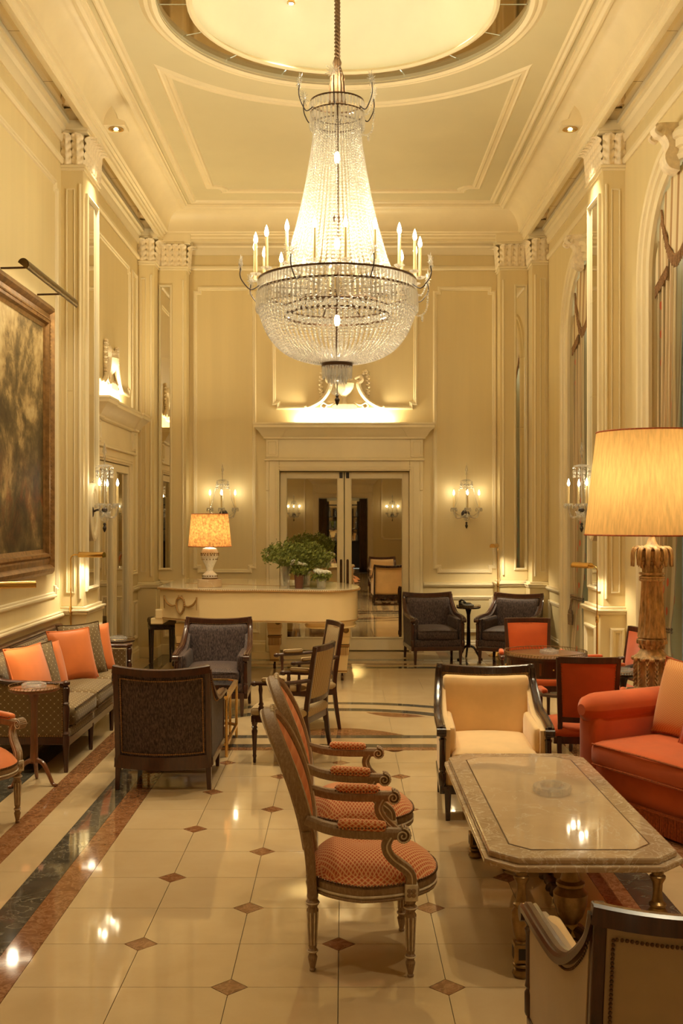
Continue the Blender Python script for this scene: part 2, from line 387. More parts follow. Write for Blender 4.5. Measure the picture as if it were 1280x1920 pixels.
    def moulding(s, pts, prof, closed, mp):
        """mitred sweep of profile [(inset, height)] along a plan path (inset to the path's left)"""
        n = len(pts); k = len(prof); vs = []; fs = []
        for i in range(n):
            p = pts[i]
            def un(a, b2):
                d = (b2[0]-a[0], b2[1]-a[1]); l = sqrt(d[0]**2+d[1]**2) or 1; return (-d[1]/l, d[0]/l)
            if closed or 0 < i < n-1:
                n1 = un(pts[i-1], p); n2 = un(p, pts[(i+1) % n]); q = 1+n1[0]*n2[0]+n1[1]*n2[1]
                nn = ((n1[0]+n2[0])/q, (n1[1]+n2[1])/q) if q > .05 else n1
            else: nn = un(p, pts[1]) if i == 0 else un(pts[n-2], p)
            for (o, h) in prof: vs.append(mp(p[0]+nn[0]*o, p[1]+nn[1]*o, h))
        m = n if closed else n-1
        for i in range(m):
            j = (i+1) % n
            for c in range(k-1): fs.append((i*k+c, j*k+c, j*k+c+1, i*k+c+1))
        if not closed: fs += [tuple(range(k)), tuple((n-1)*k+c for c in range(k))[::-1]]
        return s.add(vs, fs)
    def build(s, name, mat, parent=None, bevel=0, smooth=True, angle=35, solid=0, loc=None, rz=0, kind=None):
        me = bpy.data.meshes.new(name); me.from_pydata(s.v, [], s.f); me.validate(); me.update()
        bm = bmesh.new(); bm.from_mesh(me); bmesh.ops.recalc_face_normals(bm, faces=bm.faces); bm.to_mesh(me); bm.free()
        if s.uv:
            L = me.uv_layers.new(name='UVMap')
            for lp in me.loops: L.data[lp.index].uv = s.uv.get(lp.vertex_index, (0, 0))
        if smooth:
            me.polygons.foreach_set('use_smooth', [True]*len(me.polygons)); me.set_sharp_from_angle(angle=radians(angle))
        me.materials.append(MATS[mat])
        o = bpy.data.objects.new(name, me); COL.objects.link(o)
        if loc: o.location = loc
        if rz: o.rotation_euler = (0, 0, rz)
        if parent: o.parent = parent
        if solid: md = o.modifiers.new('s', 'SOLIDIFY'); md.thickness = solid; md.offset = 0
        if bevel: md = o.modifiers.new('b', 'BEVEL'); md.width = bevel; md.segments = 2; md.limit_method = 'ANGLE'; md.angle_limit = radians(40)
        if kind: o['kind'] = kind
        return o

def again(o, loc=None, rz=None, scale=None, parent=None):
    c = o.copy(); COL.objects.link(c)
    if parent: c.parent = parent
    if loc is not None: c.location = loc
    if rz is not None: c.rotation_euler = (0, 0, rz)
    if scale: c.scale = scale
    return c
def thing(name, label, cat, loc=(0, 0, 0), rz=0, group=None):
    o = bpy.data.objects.new(name, None); COL.objects.link(o); o.empty_display_size = .1
    o.location = loc; o.rotation_euler = (0, 0, rz); o['label'] = label; o['category'] = cat
    if group: o['group'] = group
    return o
def tag(o, label, cat, group=None):
    o['label'] = label; o['category'] = cat
    if group: o['group'] = group
    return o
def struct(o, label=None):
    o['kind'] = 'structure'
    if label: o['label'] = label
    return o
def dup(root, loc, rz, label, group=None):
    r = root.copy(); COL.objects.link(r); r.location = loc; r.rotation_euler = (0, 0, rz); r['label'] = label
    if group: r['group'] = group
    for ch in list(root.children):
        c = ch.copy(); COL.objects.link(c); c.parent = r
        for g in list(ch.children):
            d = g.copy(); COL.objects.link(d); d.parent = c
    return r
def spline(pts, n=8, closed=False):
    """Catmull-Rom through points of any dimension"""
    P = [tuple(p) for p in pts]; out = []; m = len(P); segs = m if closed else m-1
    for i in range(segs):
        p0 = P[(i-1) % m] if closed or i > 0 else P[0]; p1 = P[i]; p2 = P[(i+1) % m]; p3 = P[(i+2) % m] if closed or i+2 < m else P[-1]
        for j in range(n):
            t = j/n; t2 = t*t; t3 = t2*t
            out.append(tuple(.5*(2*b+(c-a)*t+(2*a-5*b+4*c-d)*t2+(3*b-a-3*c+d)*t3) for a, b, c, d in zip(p0, p1, p2, p3)))
    if not closed: out.append(P[-1])
    return out
def arc(c, r, a0, a1, n): return [(c[0]+r*cos(a0+(a1-a0)*i/n), c[1]+r*sin(a0+(a1-a0)*i/n)) for i in range(n+1)]
def facing(fx, fy): return atan2(fx, -fy)
# ------------------------------------------------------------------ the room
RX, BY, FY, CZ = 2.53, 13.81, -5.1, 5.58
mpB = lambda u, v, h: (u, BY-h, v)              # back wall: u = x, h out of the wall
mpL = lambda u, v, h: (-RX+h, u, v)             # left wall: u = y
mpR = lambda u, v, h: (RX-h, u, v)
mpF = lambda u, v, h: (u, FY+h, v)
def mbox(mb, mp, u0, u1, h0, h1, z0, z1): return mb.prism([(u0, z0), (u1, z0), (u1, z1), (u0, z1)], h0, h1, mp)
DX0, DX1, DZ = -.815, .85, 2.32
# walls
wb = MB(); wb.box(-2.8, DX0, BY, BY+.25, 0, 5.7); wb.box(DX1, 2.8, BY, BY+.25, 0, 5.7); wb.box(DX0, DX1, BY, BY+.25, DZ, 5.7); wb.box(DX0, DX1, BY+.16, BY+.25, 0, DZ)
WB = struct(wb.build('wall_back', 'wall', smooth=False))
WL = struct(MB().box(-RX-.2, -RX, FY-.2, BY+.25, 0, 5.7).build('wall_left', 'wall', smooth=False))
wf = MB(); wf.box(-2.8, -.75, FY-.2, FY, 0, 5.7); wf.box(.75, 2.8, FY-.2, FY, 0, 5.7); wf.box(-.75, .75, FY-.2, FY, 2.3, 5.7)
WF = struct(wf.build('wall_front', 'wall', smooth=False))
WIN = [(8.09, .72), (11.28, .72)]; ZS = 3.69       # centre, half width of the arched windows; springing height
wr = MB(); edges = [FY-.2]
for c, r in WIN: edges += [c-r, c+r]
edges.append(BY+.25)
for i in range(0, len(edges), 2): wr.box(RX, RX+.45, edges[i], edges[i+1], 0, 5.7)
for c, r in WIN:
    a = [(c+r*cos(t), ZS+r*sin(t)) for t in [pi*k/24 for k in range(25)]]
    for k in range(24):
        (y0, z0), (y1, z1) = a[k], a[k+1]
        wr.prism([(y0, z0), (y1, z1), (y1, 5.7), (y0, 5.7)], RX, RX+.45, lambda u, v, h: (h, u, v))
WR = struct(wr.build('wall_right', 'wall', smooth=False))

def rect_path(u0, u1, v0, v1, n=0, top=True, bot=True):
    p = []
    p += [(u0+n, v0), (u1-n, v0), (u1-n, v0+n), (u1, v0+n)] if n and bot else [(u0, v0), (u1, v0)]
    p += [(u1, v1-n), (u1-n, v1-n), (u1-n, v1), (u0+n, v1), (u0+n, v1-n), (u0, v1-n)] if n and top else [(u1, v1), (u0, v1)]
    if n and bot: p += [(u0, v0+n), (u0+n, v0+n)]
    return p
PM = [(0, 0), (0, .016), (.012, .024), (.024, .024), (.030, .014), (.044, .014), (.052, 0)]
def panel(wall, mp, u0, u1, v0, v1, n=.055, prof=PM, name='panel_moulding', top=True, bot=True):
    return MB().moulding(rect_path(u0, u1, v0, v1, n, top, bot), prof, True, mp).build(name, 'trim', wall, angle=25)
for u0, u1 in ((-1.925, -1.115), (1.155, 1.965)): panel(WB, mpB, u0, u1, 1.01, 4.69)
panel(WB, mpB, -.915, .955, 3.11, 4.69)
MB().moulding([(-2.53, 4.925), (2.53, 4.925)], [(-.03, 0), (-.03, .015), (-.01, .03), (.02, .03), (.03, .015), (.03, 0)], False, mpB).build('frieze_moulding', 'trim', WB, angle=25)
for W, mp in ((WL, mpL), (WR, mpR)):
    MB().moulding([(FY, 4.925), (BY, 4.925)], [(-.03, 0), (-.03, .015), (-.01, .03), (.02, .03), (.03, .015), (.03, 0)], False, mp).build('frieze_moulding', 'trim', W, angle=25)
panel(WL, mpL, 5.60, 9.50, 1.03, 4.69); panel(WL, mpL, 2.0, 4.7, 1.03, 4.69)
panel(WL, mpL, 10.42, 12.72, 3.14, 4.69); panel(WL, mpL, 12.84, 13.16, 1.03, 4.69, 0)
panel(WR, mpR, 2.0, 4.7, 1.03, 4.69)
for u0, u1 in ((-1.95, -1.15), (1.15, 1.95)): panel(WF, lambda u, v, h: mpF(-u, v, h), u0, u1, 1.01, 4.69)
panel(WF, lambda u, v, h: mpF(-u, v, h), -.92, .92, 3.11, 4.69)

# wainscot: chair rail, dado panels, baseboard
RAIL = [(-.03, 0), (-.02, .03), (0, .045), (.012, .045), (.02, .03), (.03, .035), (.035, 0)]
BASE = [(0, 0), (0, .03), (.10, .03), (.115, .02), (.13, .02), (.15, .008), (.15, 0)]
def run(wall, mp, spans, zr=.86):
    for u0, u1 in spans:
        MB().moulding([(u0, zr), (u1, zr)], RAIL, False, mp).build('chair_rail', 'trim', wall, angle=25)
        k = max(1, round((u1-u0)/1.3)); d = (u1-u0)/k
        for i in range(k): panel(wall, mp, u0+i*d+.08, u0+(i+1)*d-.08, .24, .72, 0, name='dado_panel')
run(WB, mpB, [(-1.97, -.99), (1.03, 2.0)]); run(WL, mpL, [(5.50, 9.62), (2.0, 4.80), (12.80, 13.24)]); run(WR, mpR, [(2.0, 4.80), (5.5, 7.2), (12.4, 13.24)])
for nm, mp, spans in (('baseboard_back', mpB, [(-1.97, -.99), (1.03, 2.0)]), ('baseboard_left', mpL, [(FY, 9.62), (10.27, 10.62), (12.68, 13.24)]), ('baseboard_right', mpR, [(FY, 7.3), (9.15, 9.62), (12.25, 13.24)])):
    mb = MB()
    for u0, u1 in spans: mb.moulding([(u0, 0), (u1, 0)], BASE, False, mp)
    # moulding path runs along u; the profile's inset is height above the floor
    struct(mb.build(nm, 'trim', angle=25))

# ceiling with round opening, mirror ring and dome
DC, DR = (0.0, 8.13), 1.40
NS = 96; ce = MB(); x0, x1, y0, y1 = -2.0, 2.0, FY+.53, BY-.53
angs = sorted([2*pi*k/NS for k in range(NS)]+[atan2(yy-DC[1], xx-DC[0]) % (2*pi) for xx in (x0, x1) for yy in (y0, y1)])
ins, outs = [], []
for a in angs:
    ca, sa = cos(a), sin(a); t = min([(x1-DC[0])/ca if ca > 1e-9 else 1e9, (x0-DC[0])/ca if ca < -1e-9 else 1e9, (y1-DC[1])/sa if sa > 1e-9 else 1e9, (y0-DC[1])/sa if sa < -1e-9 else 1e9])
    ins.append((DC[0]+DR*ca, DC[1]+DR*sa, CZ)); outs.append((DC[0]+t*ca, DC[1]+t*sa, CZ))
n = len(angs); ce.add(ins+outs+[(p[0], p[1], CZ+.06) for p in ins], [(i, (i+1) % n, n+(i+1) % n, n+i) for i in range(n)]+[(i, (i+1) % n, 2*n+(i+1) % n, 2*n+i) for i in range(n)])
# roof slab above, so no light leaks in
ce.box(-2.9, 2.9, FY-.2, DC[1]-1.5, 5.68, 5.72); ce.box(-2.9, 2.9, DC[1]+1.5, BY+.3, 5.68, 5.72); ce.box(-2.9, -1.5, DC[1]-1.5, DC[1]+1.5, 5.68, 5.72); ce.box(1.5, 2.9, DC[1]-1.5, DC[1]+1.5, 5.68, 5.72)
CE = struct(ce.build('ceiling', 'ceiling', smooth=False))
MB().lathe([(1.405, .0), (1.40, -.02), (1.43, -.035), (1.45, -.03), (1.46, -.02), (1.49, -.025), (1.51, -.012), (1.53, 0)], 96, (DC[0], DC[1], CZ), caps=False).build('ring_moulding', 'trim', CE)
dm = MB().lathe([(1.16*cos(t), .72*sin(t)) for t in [pi/2*k/20 for k in range(21)]][:-1]+[(.0005, .72)], 72, (DC[0], DC[1], CZ+.02), caps=False); dm.build('dome', 'dome', CE)
MB().lathe([(1.16, .02), (1.13, -.012), (1.15, -.025), (1.175, -.02), (1.185, .03)], 72, (DC[0], DC[1], CZ), caps=False).build('dome_rim', 'trim', CE)
for k in range(16):                                # mirror ring in sixteen panes
    a0, a1 = 2*pi*k/16+.004, 2*pi*(k+1)/16-.004; mb = MB()
    mb.prism(arc(DC, 1.18, a0, a1, 6)+arc(DC, 1.405, a1, a0, 6), CZ+.03, CZ+.04); mb.build('mirror_pane', 'mirror_aged', CE, smooth=False)
def ceiling_frame(s):                              # moulded ceiling panel between the ring and the end wall
    R = 1.97; ye = DC[1]+s*4.5; X = 1.50
    a = math.acos(X/R)
    pts = [(DC[0]+R*cos(t), DC[1]+s*R*sin(t)) for t in [a+(pi-2*a)*k/24 for k in range(25)]]
    pts += [(-X, ye-s*.16), (-X+.04, ye-s*.16), (-X+.10, ye-s*.13), (-X+.16, ye-s*.04), (-X+.16, ye), (X-.16, ye), (X-.16, ye-s*.04), (X-.10, ye-s*.13), (X-.04, ye-s*.16), (X, ye-s*.16)]
    if s < 0: pts = pts[::-1]
    MB().moulding(pts, [(0, 0), (.01, -.018), (.03, -.022), (.045, -.010), (.075, -.010), (.09, -.018), (.11, 0)], True, lambda u, v, h: (u, v, CZ+h)).build('panel_moulding', 'trim', CE, angle=25)
ceiling_frame(1); ceiling_frame(-1)

# cornice round the room, with mirror soffits
per = [(-RX, FY), (RX, FY), (RX, BY), (-RX, BY)]; mpc = lambda u, v, h: (u, v, h)
co = MB().moulding(per, [(0, 5.09), (.015, 5.09), (.03, 5.13), (.035, 5.18), (.06, 5.20), (.06, 5.24), (.087, 5.24), (.087, 5.285)], True, mpc)
co.moulding(per, [(.214, 5.285), (.214, 5.215), (.25, 5.20), (.27, 5.20), (.27, 5.235), (.285, 5.25), (.285, 5.275), (.31, 5.285), (.31, 5.30), (.335, 5.31)]+[(.335+.185*(1-cos(t)), 5.31+.24*sin(t)) for t in [pi/2*k/8 for k in range(1, 9)]]+[(.535, 5.55), (.535, 5.535), (.56, 5.53), (.585, 5.545), (.60, 5.545), (.61, 5.565), (.625, 5.565), (.625, 5.60)], True, mpc)
co.moulding(per, [(.672, 5.60), (.672, 5.56), (.69, 5.555), (.71, 5.565), (.73, 5.56), (.745, CZ)], True, mpc)
CO = struct(co.build('trim_1', 'trim', angle=25), 'cream plaster cornice with deep cove round the ceiling')
for s in (-1, 1):
    for k in range(7):
        a, b2 = 9.65-.91*(k+1), 9.65-.91*k
        MB().box(s*(RX-.09), s*(RX-.212), a+.003, b2-.003, 5.275, 5.283).build('mirror_pane', 'mirror_aged', CO, smooth=False)
    for k in range(3):
        a, b2 = 10.24+1.01*k, 10.24+1.01*(k+1)
        MB().box(s*(RX-.09), s*(RX-.212), a+.003, b2-.003, 5.275, 5.283).build('mirror_pane', 'mirror_aged', CO, smooth=False)
    for k in range(9):
        a, b2 = 13.17-1.2*(k+1), 13.17-1.2*k
        MB().box(s*(RX-.627), s*(RX-.67), a+.003, b2-.003, 5.588, 5.596).build('mirror_pane', 'mirror_aged', CO, smooth=False)

# acanthus leaf of the capitals: outward is -y, base at z = 0
def leaf_mesh(w, h):
    """lobed acanthus blade: central rib, slanting veins, scalloped edge, tip curling forward"""
    def fn(i, j):
        u = 2*i-1; v = j; q = abs(u); ph = 4.5*v-.55*q
        lob = 1-.26*q*(.5+.5*cos(2*pi*4.5*v)) if v < .9 else .9
        ww = w/2*(1.10-.12*v)*lob*(1 if v < .9 else max(.2, 1-(v-.9)*7))
        rib = .017*max(0, 1-q*2.6)-.003
        vein = .011*q**.7*sin(2*pi*ph)*(1-q*.15)-.010*q*q
        if v < .76: z = h*v*1.16; out = .014+.026*v
        else: a = (v-.76)/.24*2.4; z = h*(.88+.10*sin(a)); out = .034+.052*(1-cos(a))*.75
        return (u*ww, -(out+rib+vein), z)
    return MB().grid(fn, 12, 34)
LEAF = None
def capital(root, faces, z0=4.89):
    """faces: (x, y, rz, width) with the face's middle at its base"""
    global LEAF
    for (x, y, rz, wd) in faces:
        k = max(2, round(wd/.088)); d = wd/k
        for i in range(k):
            u = -wd/2+d*(i+.5)
            loc = (x+u*cos(rz), y+u*sin(rz), z0)
            if LEAF is None:
                LEAF = leaf_mesh(.10, .27).build('acanthus_leaf', 'plaster', root, loc=loc, rz=rz, solid=.006, angle=80)
            else:
                q = again(LEAF, loc, rz, (d/.088, 1, 1), root)
def pier(idx, s, D0, D1, room_mirror=True):
    """pilaster on a side wall: s = -1 left, +1 right; camera-side face at D0, room face at x = s*2.33"""
    X = lambda h: s*(RX-h)                          # h out of the wall
    P = .20; mb = MB()
    def bx(h0, h1, a, b2, z0, z1, m=mb):
        xa, xb = sorted((X(h0), X(h1))); m.box(xa, xb, a, b2, z0, z1)
    bx(-.02, P, D0, D1, .93, 5.2)
    bx(-.02, P+.035, D0-.035, D1+.035, 0, .86)
    sh = struct(mb.build('trim_%d' % idx, 'wall', bevel=.006, smooth=False))
    for z0, z1, e in ((.86, .885, .05), (.885, .905, .062), (.905, .93, .03), (0, .13, .055), (.13, .15, .045)):
        m = MB(); bx(-.02, P+e, D0-e, D1+e, z0, z1, m); m.build('base_moulding', 'trim', sh, bevel=.006, smooth=False)
    for z0, z1, e in ((4.84, 4.865, .012), (4.865, 4.89, .026), (5.165, 5.19, .05), (5.19, 5.285, .058)):
        m = MB(); bx(-.02, P+e, D0-e, D1+e, z0, z1, m); m.build('abacus' if z0 > 5 else 'necking', 'trim', sh, bevel=.005, smooth=False)
    # camera-side face: narrow sunk panel and bead
    xs = sorted((X(.045), X(.125)))
    mp = lambda u, v, h: (u, D0-h, v)
    MB().moulding(rect_path(xs[0], xs[1], 1.05, 4.68), [(0, 0), (0, .010), (.008, .012), (.014, 0)], True, mp).build('panel_moulding', 'trim', sh, angle=25)
    for k in range(4): MB().box(xs[0]+.014, xs[1]-.014, D0-.004, D0, 1.066+.9*k, 1.066+.9*(k+1)-.004 if k < 3 else 4.664).build('panel', 'wall_panel', sh, smooth=False)
    xb = X(.17); MB().tube([(xb, D0-.002, 1.0), (xb, D0-.006, 1.02), (xb, D0-.006, 4.70), (xb, D0-.002, 4.72)], .013, 8).build('bead', 'trim', sh)
    MB().moulding(rect_path(xs[0]-.02, xs[1]+.03, .22, .74), PM, True, lambda u, v, h: (u, D0-.035-h, v)).build('dado_panel', 'trim', sh, angle=25)
    # room face: mirror in a frame
    a, b2 = D0+.11, D1-.11; xr = s*(RX-P)
    mpr = lambda u, v, h: (xr-s*h, u, v)
    MB().moulding(rect_path(a-.04, b2+.04, 1.06, 4.66), [(0, 0), (0, .022), (.02, .03), (.034, .02), (.04, .004)], True, mpr).build('mirror_frame', 'trim', sh, angle=25)
    for k in range(4):
        z0 = 1.10+.88*k; m = MB(); xa, xc = sorted((xr-s*.004, xr)); m.box(xa, xc, a, b2, z0, z0+.877); m.build('mirror_pane', 'mirror', sh, smooth=False)
    MB().moulding(rect_path(D0+.08, D1-.08, .22, .74), PM, True, lambda u, v, h: (xr-s*(.035+h), u, v)).build('dado_panel', 'trim', sh, angle=25)
    capital(sh, [((X(0)+X(P))/2, D0, 0, P), (xr, (D0+D1)/2, -s*pi/2, D1-D0)])
    return sh
TR = 2
for s in (-1, 1):
    for D0 in (9.65, 4.85): pier(TR, s, D0, D0+.59); TR += 1
def corner(idx, s):
    """stepped corner: side-wall pier and back-wall pilaster with a mirror facing the room"""
    mb = MB()
    xa, xb = sorted((s*RX, s*2.33)); mb.box(xa, xb, 13.27, BY, .93, 5.2); xa, xb = sorted((s*2.33, s*1.975)); mb.box(xa, xb, 13.56, BY, .93, 5.2)
    xa, xb = sorted((s*RX, s*2.295)); mb.box(xa, xb, 13.235, BY, 0, .86); xa, xb = sorted((s*2.295, s*1.94)); mb.box(xa, xb, 13.525, BY, 0, .86)
    sh = struct(mb.build('trim_%d' % idx, 'wall', bevel=.006, smooth=False))
    for z0, z1, e in ((.86, .885, .05), (.885, .905, .062), (.905, .93, .03), (0, .13, .055), (4.84, 4.865, .012), (4.865, 4.89, .026), (5.165, 5.19, .05), (5.19, 5.285, .058)):
        m = MB(); xa, xb = sorted((s*RX, s*(2.33-e))); m.box(xa, xb, 13.27-e, BY, z0, z1); xa, xb = sorted((s*2.33, s*(1.975-e))); m.box(xa, xb, 13.56-e, BY, z0, z1)
        m.build('base_moulding' if z0 < 1 else 'abacus', 'trim', sh, bevel=.005, smooth=False)
    xs = sorted((s*2.50, s*2.43))
    MB().moulding(rect_path(xs[0], xs[1], 1.05, 4.68), [(0, 0), (0, .010), (.008, .012), (.014, 0)], True, lambda u, v, h: (u, 13.27-h, v)).build('panel_moulding', 'trim', sh, angle=25)
    MB().box(xs[0]+.014, xs[1]-.014, 13.266, 13.27, 1.07, 4.66).build('panel', 'wall_panel', sh, smooth=False)
    xb = s*2.37; MB().tube([(xb, 13.264, 1.0), (xb, 13.264, 4.72)], .014, 8).build('bead', 'trim', sh)
    xb = s*2.02; MB().tube([(xb, 13.554, 1.0), (xb, 13.554, 4.72)], .014, 8).build('bead', 'trim', sh)
    xs = sorted((s*2.295, s*2.185))
    MB().moulding(rect_path(xs[0]-.03, xs[1]+.03, 1.06, 4.66), [(0, 0), (0, .018), (.014, .026), (.024, .018), (.03, .004)], True, lambda u, v, h: (u, 13.56-h, v)).build('mirror_frame', 'trim', sh, angle=25)
    for k in range(4): MB().box(xs[0], xs[1], 13.556, 13.56, 1.09+.885*k, 1.09+.885*k+.882).build('mirror_pane', 'mirror', sh, smooth=False)
    xs = sorted((s*2.26, s*1.98)); MB().moulding(rect_path(xs[0], xs[1], .22, .74), PM, True, lambda u, v, h: (u, 13.525-h, v)).build('dado_panel', 'trim', sh, angle=25)
    capital(sh, [(s*2.43, 13.27, 0, .20), (s*2.15, 13.56, 0, .34), (s*1.975, 13.68, -s*pi/2, .22), (s*2.33, 13.41, -s*pi/2, .25)])
for s in (-1, 1): corner(TR, s); TR += 1

# door surrounds with entablature, cove light and relief
def surround(idx, mp, c, ow, oz, label, both=True):
    """c centre along the wall, ow half opening, oz opening height"""
    mb = MB()
    for q in (-1, 1):
        u = c+q*ow; a, b2 = sorted((u, u+q*.13)); mbox(mb, mp, a, b2, 0, .07, 0, oz+.13)
        a, b2 = sorted((u+q*.13, u+q*.17)); mbox(mb, mp, a, b2, 0, .05, 0, oz-.25); a, b2 = sorted((u+q*.13, u+q*.17)); mbox(mb, mp, a, b2, 0, .07, oz-.25, oz+.13)
    mbox(mb, mp, c-ow, c+ow, 0, .07, oz, oz+.13)
    R = struct(mb.build('trim_%d' % idx, 'trim', bevel=.008, smooth=False), label)
    for q in (0, 1):
        o = .022+.03*q; e = .085 if q == 0 else .078
        m = MB(); m.moulding([(c-ow-o, 0), (c-ow-o, oz+o), (c+ow+o, oz+o), (c+ow+o, 0)], [(0, .07), (0, e), (.02, e), (.02, .07)], False, mp); m.build('casing_bead', 'trim', R, smooth=False)
    W2 = ow+.17
    m = MB(); mbox(m, mp, c-W2-.02, c+W2+.02, 0, .11, oz+.13, oz+.155); mbox(m, mp, c-W2-.005, c+W2+.005, 0, .09, oz+.155, oz+.175); m.build('architrave', 'trim', R, bevel=.006, smooth=False)
    m = MB(); mbox(m, mp, c-W2+.01, c+W2-.01, 0, .07, oz+.175, oz+.40); m.build('frieze', 'trim', R, smooth=False)
    for q in (-1, 1):
        a, b2 = sorted((c+q*(W2-.16), c+q*W2)); m = MB(); mbox(m, mp, a, b2, 0, .10, oz+.175, oz+.40); m.build('frieze_block', 'trim', R, bevel=.006, smooth=False)
        MB().moulding(rect_path(a+.02, b2-.02, oz+.2, oz+.38), [(0, .1), (0, .108), (.008, .108), (.012, .1)], True, mp).build('panel_moulding', 'trim', R, smooth=False)
    m = MB(); z = oz+.40
    prof = [(.0, z), (.03, z+.01), (.03, z+.03), (.05, z+.045), (.075, z+.085), (.11, z+.125), (.14, z+.145), (.14, z+.175), (.15, z+.185), (.15, z+.205), (.115, z+.205)]
    path = [(c-W2, 0), (c-W2, .10), (c-W2+.16, .10), (c-W2+.16, .075), (c+W2-.16, .075), (c+W2-.16, .10), (c+W2, .10), (c+W2, 0)]
    m.moulding(path, prof, False, lambda u, d, h: mp(u, h, d)); m.build('door_cornice', 'trim', R, angle=25)
    m = MB(); mbox(m, mp, c-W2, c+W2, 0, .2, z+.15, z+.16); m.build('cornice_top', 'trim', R, smooth=False)
    # strip of small lamps lying in the trough of the cornice
    m = MB(); p0 = mp(c-ow*.66, z+.175, .085); p1 = mp(c+ow*.66, z+.175, .085); m.tube([p0, p1], .012, 8); m.build('cove_light', 'bulb', R)
    mid = mp(c, z+.195, .085); along_y = abs(p1[1]-p0[1]) > .5
    lamp('AREA', mid, 22, (1, .84, .50), .05 if along_y else ow*1.45, rot=(pi, 0, 0), sy=ow*1.45 if along_y else .05, name='cove_lamp')
    # relief: urn between scrolled brackets with garlands
    zb = z+.385; rl = MB(); C3 = lambda u, v, h: mp(c+u, zb+v, h)
    rl.prism([(-.16, 0), (.16, 0), (.16, .05), (.12, .07), (-.12, .07), (-.16, .05)], 0, .06, C3)
    urn = [(.05, .07), (.03, .10), (.025, .16), (.07, .21), (.115, .28), (.125, .34), (.10, .37), (.11, .39), (.06, .42), (.02, .46), (0, .49)]
    def up(i, j):
        k = i*(len(urn)-1); q = min(int(k), len(urn)-2); t = k-q; r = urn[q][0]*(1-t)+urn[q+1][0]*t; zz = urn[q][1]*(1-t)+urn[q+1][1]*t
        a = pi*j; return C3(r*cos(a), zz, .01+.75*r*sin(a))
    rl.grid(up, 24, 12)
    body = rl.build('relief_urn', 'plaster', R)
    for q in (-1, 1):
        m = MB(); pts = spline([(q*.13, .40), (q*.20, .43), (q*.22, .38), (q*.18, .33), (q*.22, .22), (q*.31, .11), (q*.46, .03), (q*.50, .05)], 6)
        m.tube([C3(u, v, .035) for u, v in pts], [.018+.014*sin(pi*k/(len(pts)-1)) for k in range(len(pts))], 8); m.build('relief_scroll', 'plaster', R)
        m = MB(); pts = spline([(q*.17, .36), (q*.27, .50), (q*.30, .40), (q*.30, .24), (q*.28, .14)], 6)
        for k, (u, v) in enumerate(pts): m.bead(C3(u+.008*(-1)**k, v, .025), .024, .02)
        m.tube([C3(u, v, .012) for u, v in pts], .008, 6); m.build('relief_garland', 'plaster', R)
        m = MB(); pts = spline([(q*.12, .10), (q*.20, .06), (q*.27, .09), (q*.30, .05), (q*.26, .02), (q*.23, .05)], 6)
        m.tube([C3(u, v, .03) for u, v in pts], .014, 6); m.build('relief_curl', 'plaster', R)
    return R
S1 = surround(TR, mpB, (DX0+DX1)/2, (DX1-DX0)/2, DZ, 'cream door surround with entablature above the mirrored double doors'); TR += 1
S2 = surround(TR, mpL, 11.65, .82, DZ, 'cream door surround with lit cornice on the side wall past the painting'); TR += 1
S3 = surround(TR, lambda u, v, h: mpF(-u, v, h), 0, .75, 2.3, 'cream door surround at the bar end of the room'); TR += 1

# mirrored doors
def leaf_door(name, mp, u0, u1, hb, z1, parent, handle):
    st = .075; top = .075; bot = .165; m = MB()
    mbox(m, mp, u0, u0+st, hb, hb+.045, .012, z1); mbox(m, mp, u1-st, u1, hb, hb+.045, .012, z1)
    mbox(m, mp, u0+st, u1-st, hb, hb+.045, .012, bot); mbox(m, mp, u0+st, u1-st, hb, hb+.045, z1-top, z1)
    o = m.build(name, 'trim', parent, bevel=.004, smooth=False)
    if parent is None: struct(o)
    m = MB(); mbox(m, mp, u0+st-.004, u1-st+.004, hb+.005, hb+.02, bot-.004, z1-top+.004); m.build('mirror_pane', 'mirror', o, smooth=False)
    MB().moulding(rect_path(u0+st, u1-st, bot, z1-top), [(-.002, .045), (-.002, .052), (.008, .055), (.014, .04), (.014, .02)], True, lambda u, v, h: mp(u, v, hb+h)).build('pane_bead', 'trim', o, smooth=False)
    if handle:
        u = u1-.036 if handle > 0 else u0+.036
        h = MB(); h.prism(arc((u, 1.17), .016, 0, pi, 8)+arc((u, .84), .016, pi, 2*pi, 8), hb+.045, hb+.05, mp)
        h.prism(arc((u, 1.005), .010, 0, 2*pi, 10)[:-1], hb+.05, hb+.06, mp); h.build('pull_plate', 'bronze', o, smooth=False)
        for zz in (z1-.03,):
            h = MB(); mbox(h, mp, u-.02, u+.02, hb+.045, hb+.06, zz-.05, zz+.025); h.build('door_bolt', 'iron', o, smooth=False)
    return o
mid = .016
leaf_door('door_1', mpB, DX0+.004, mid-.006, -.10, DZ-.01, None, 1); leaf_door('door_2', mpB, mid+.006, DX1-.004, -.10, DZ-.01, None, -1)
leaf_door('door_3', mpL, 10.835, 11.645, .004, DZ-.01, None, 0); leaf_door('door_4', mpL, 11.655, 12.465, .004, DZ-.01, None, 0)

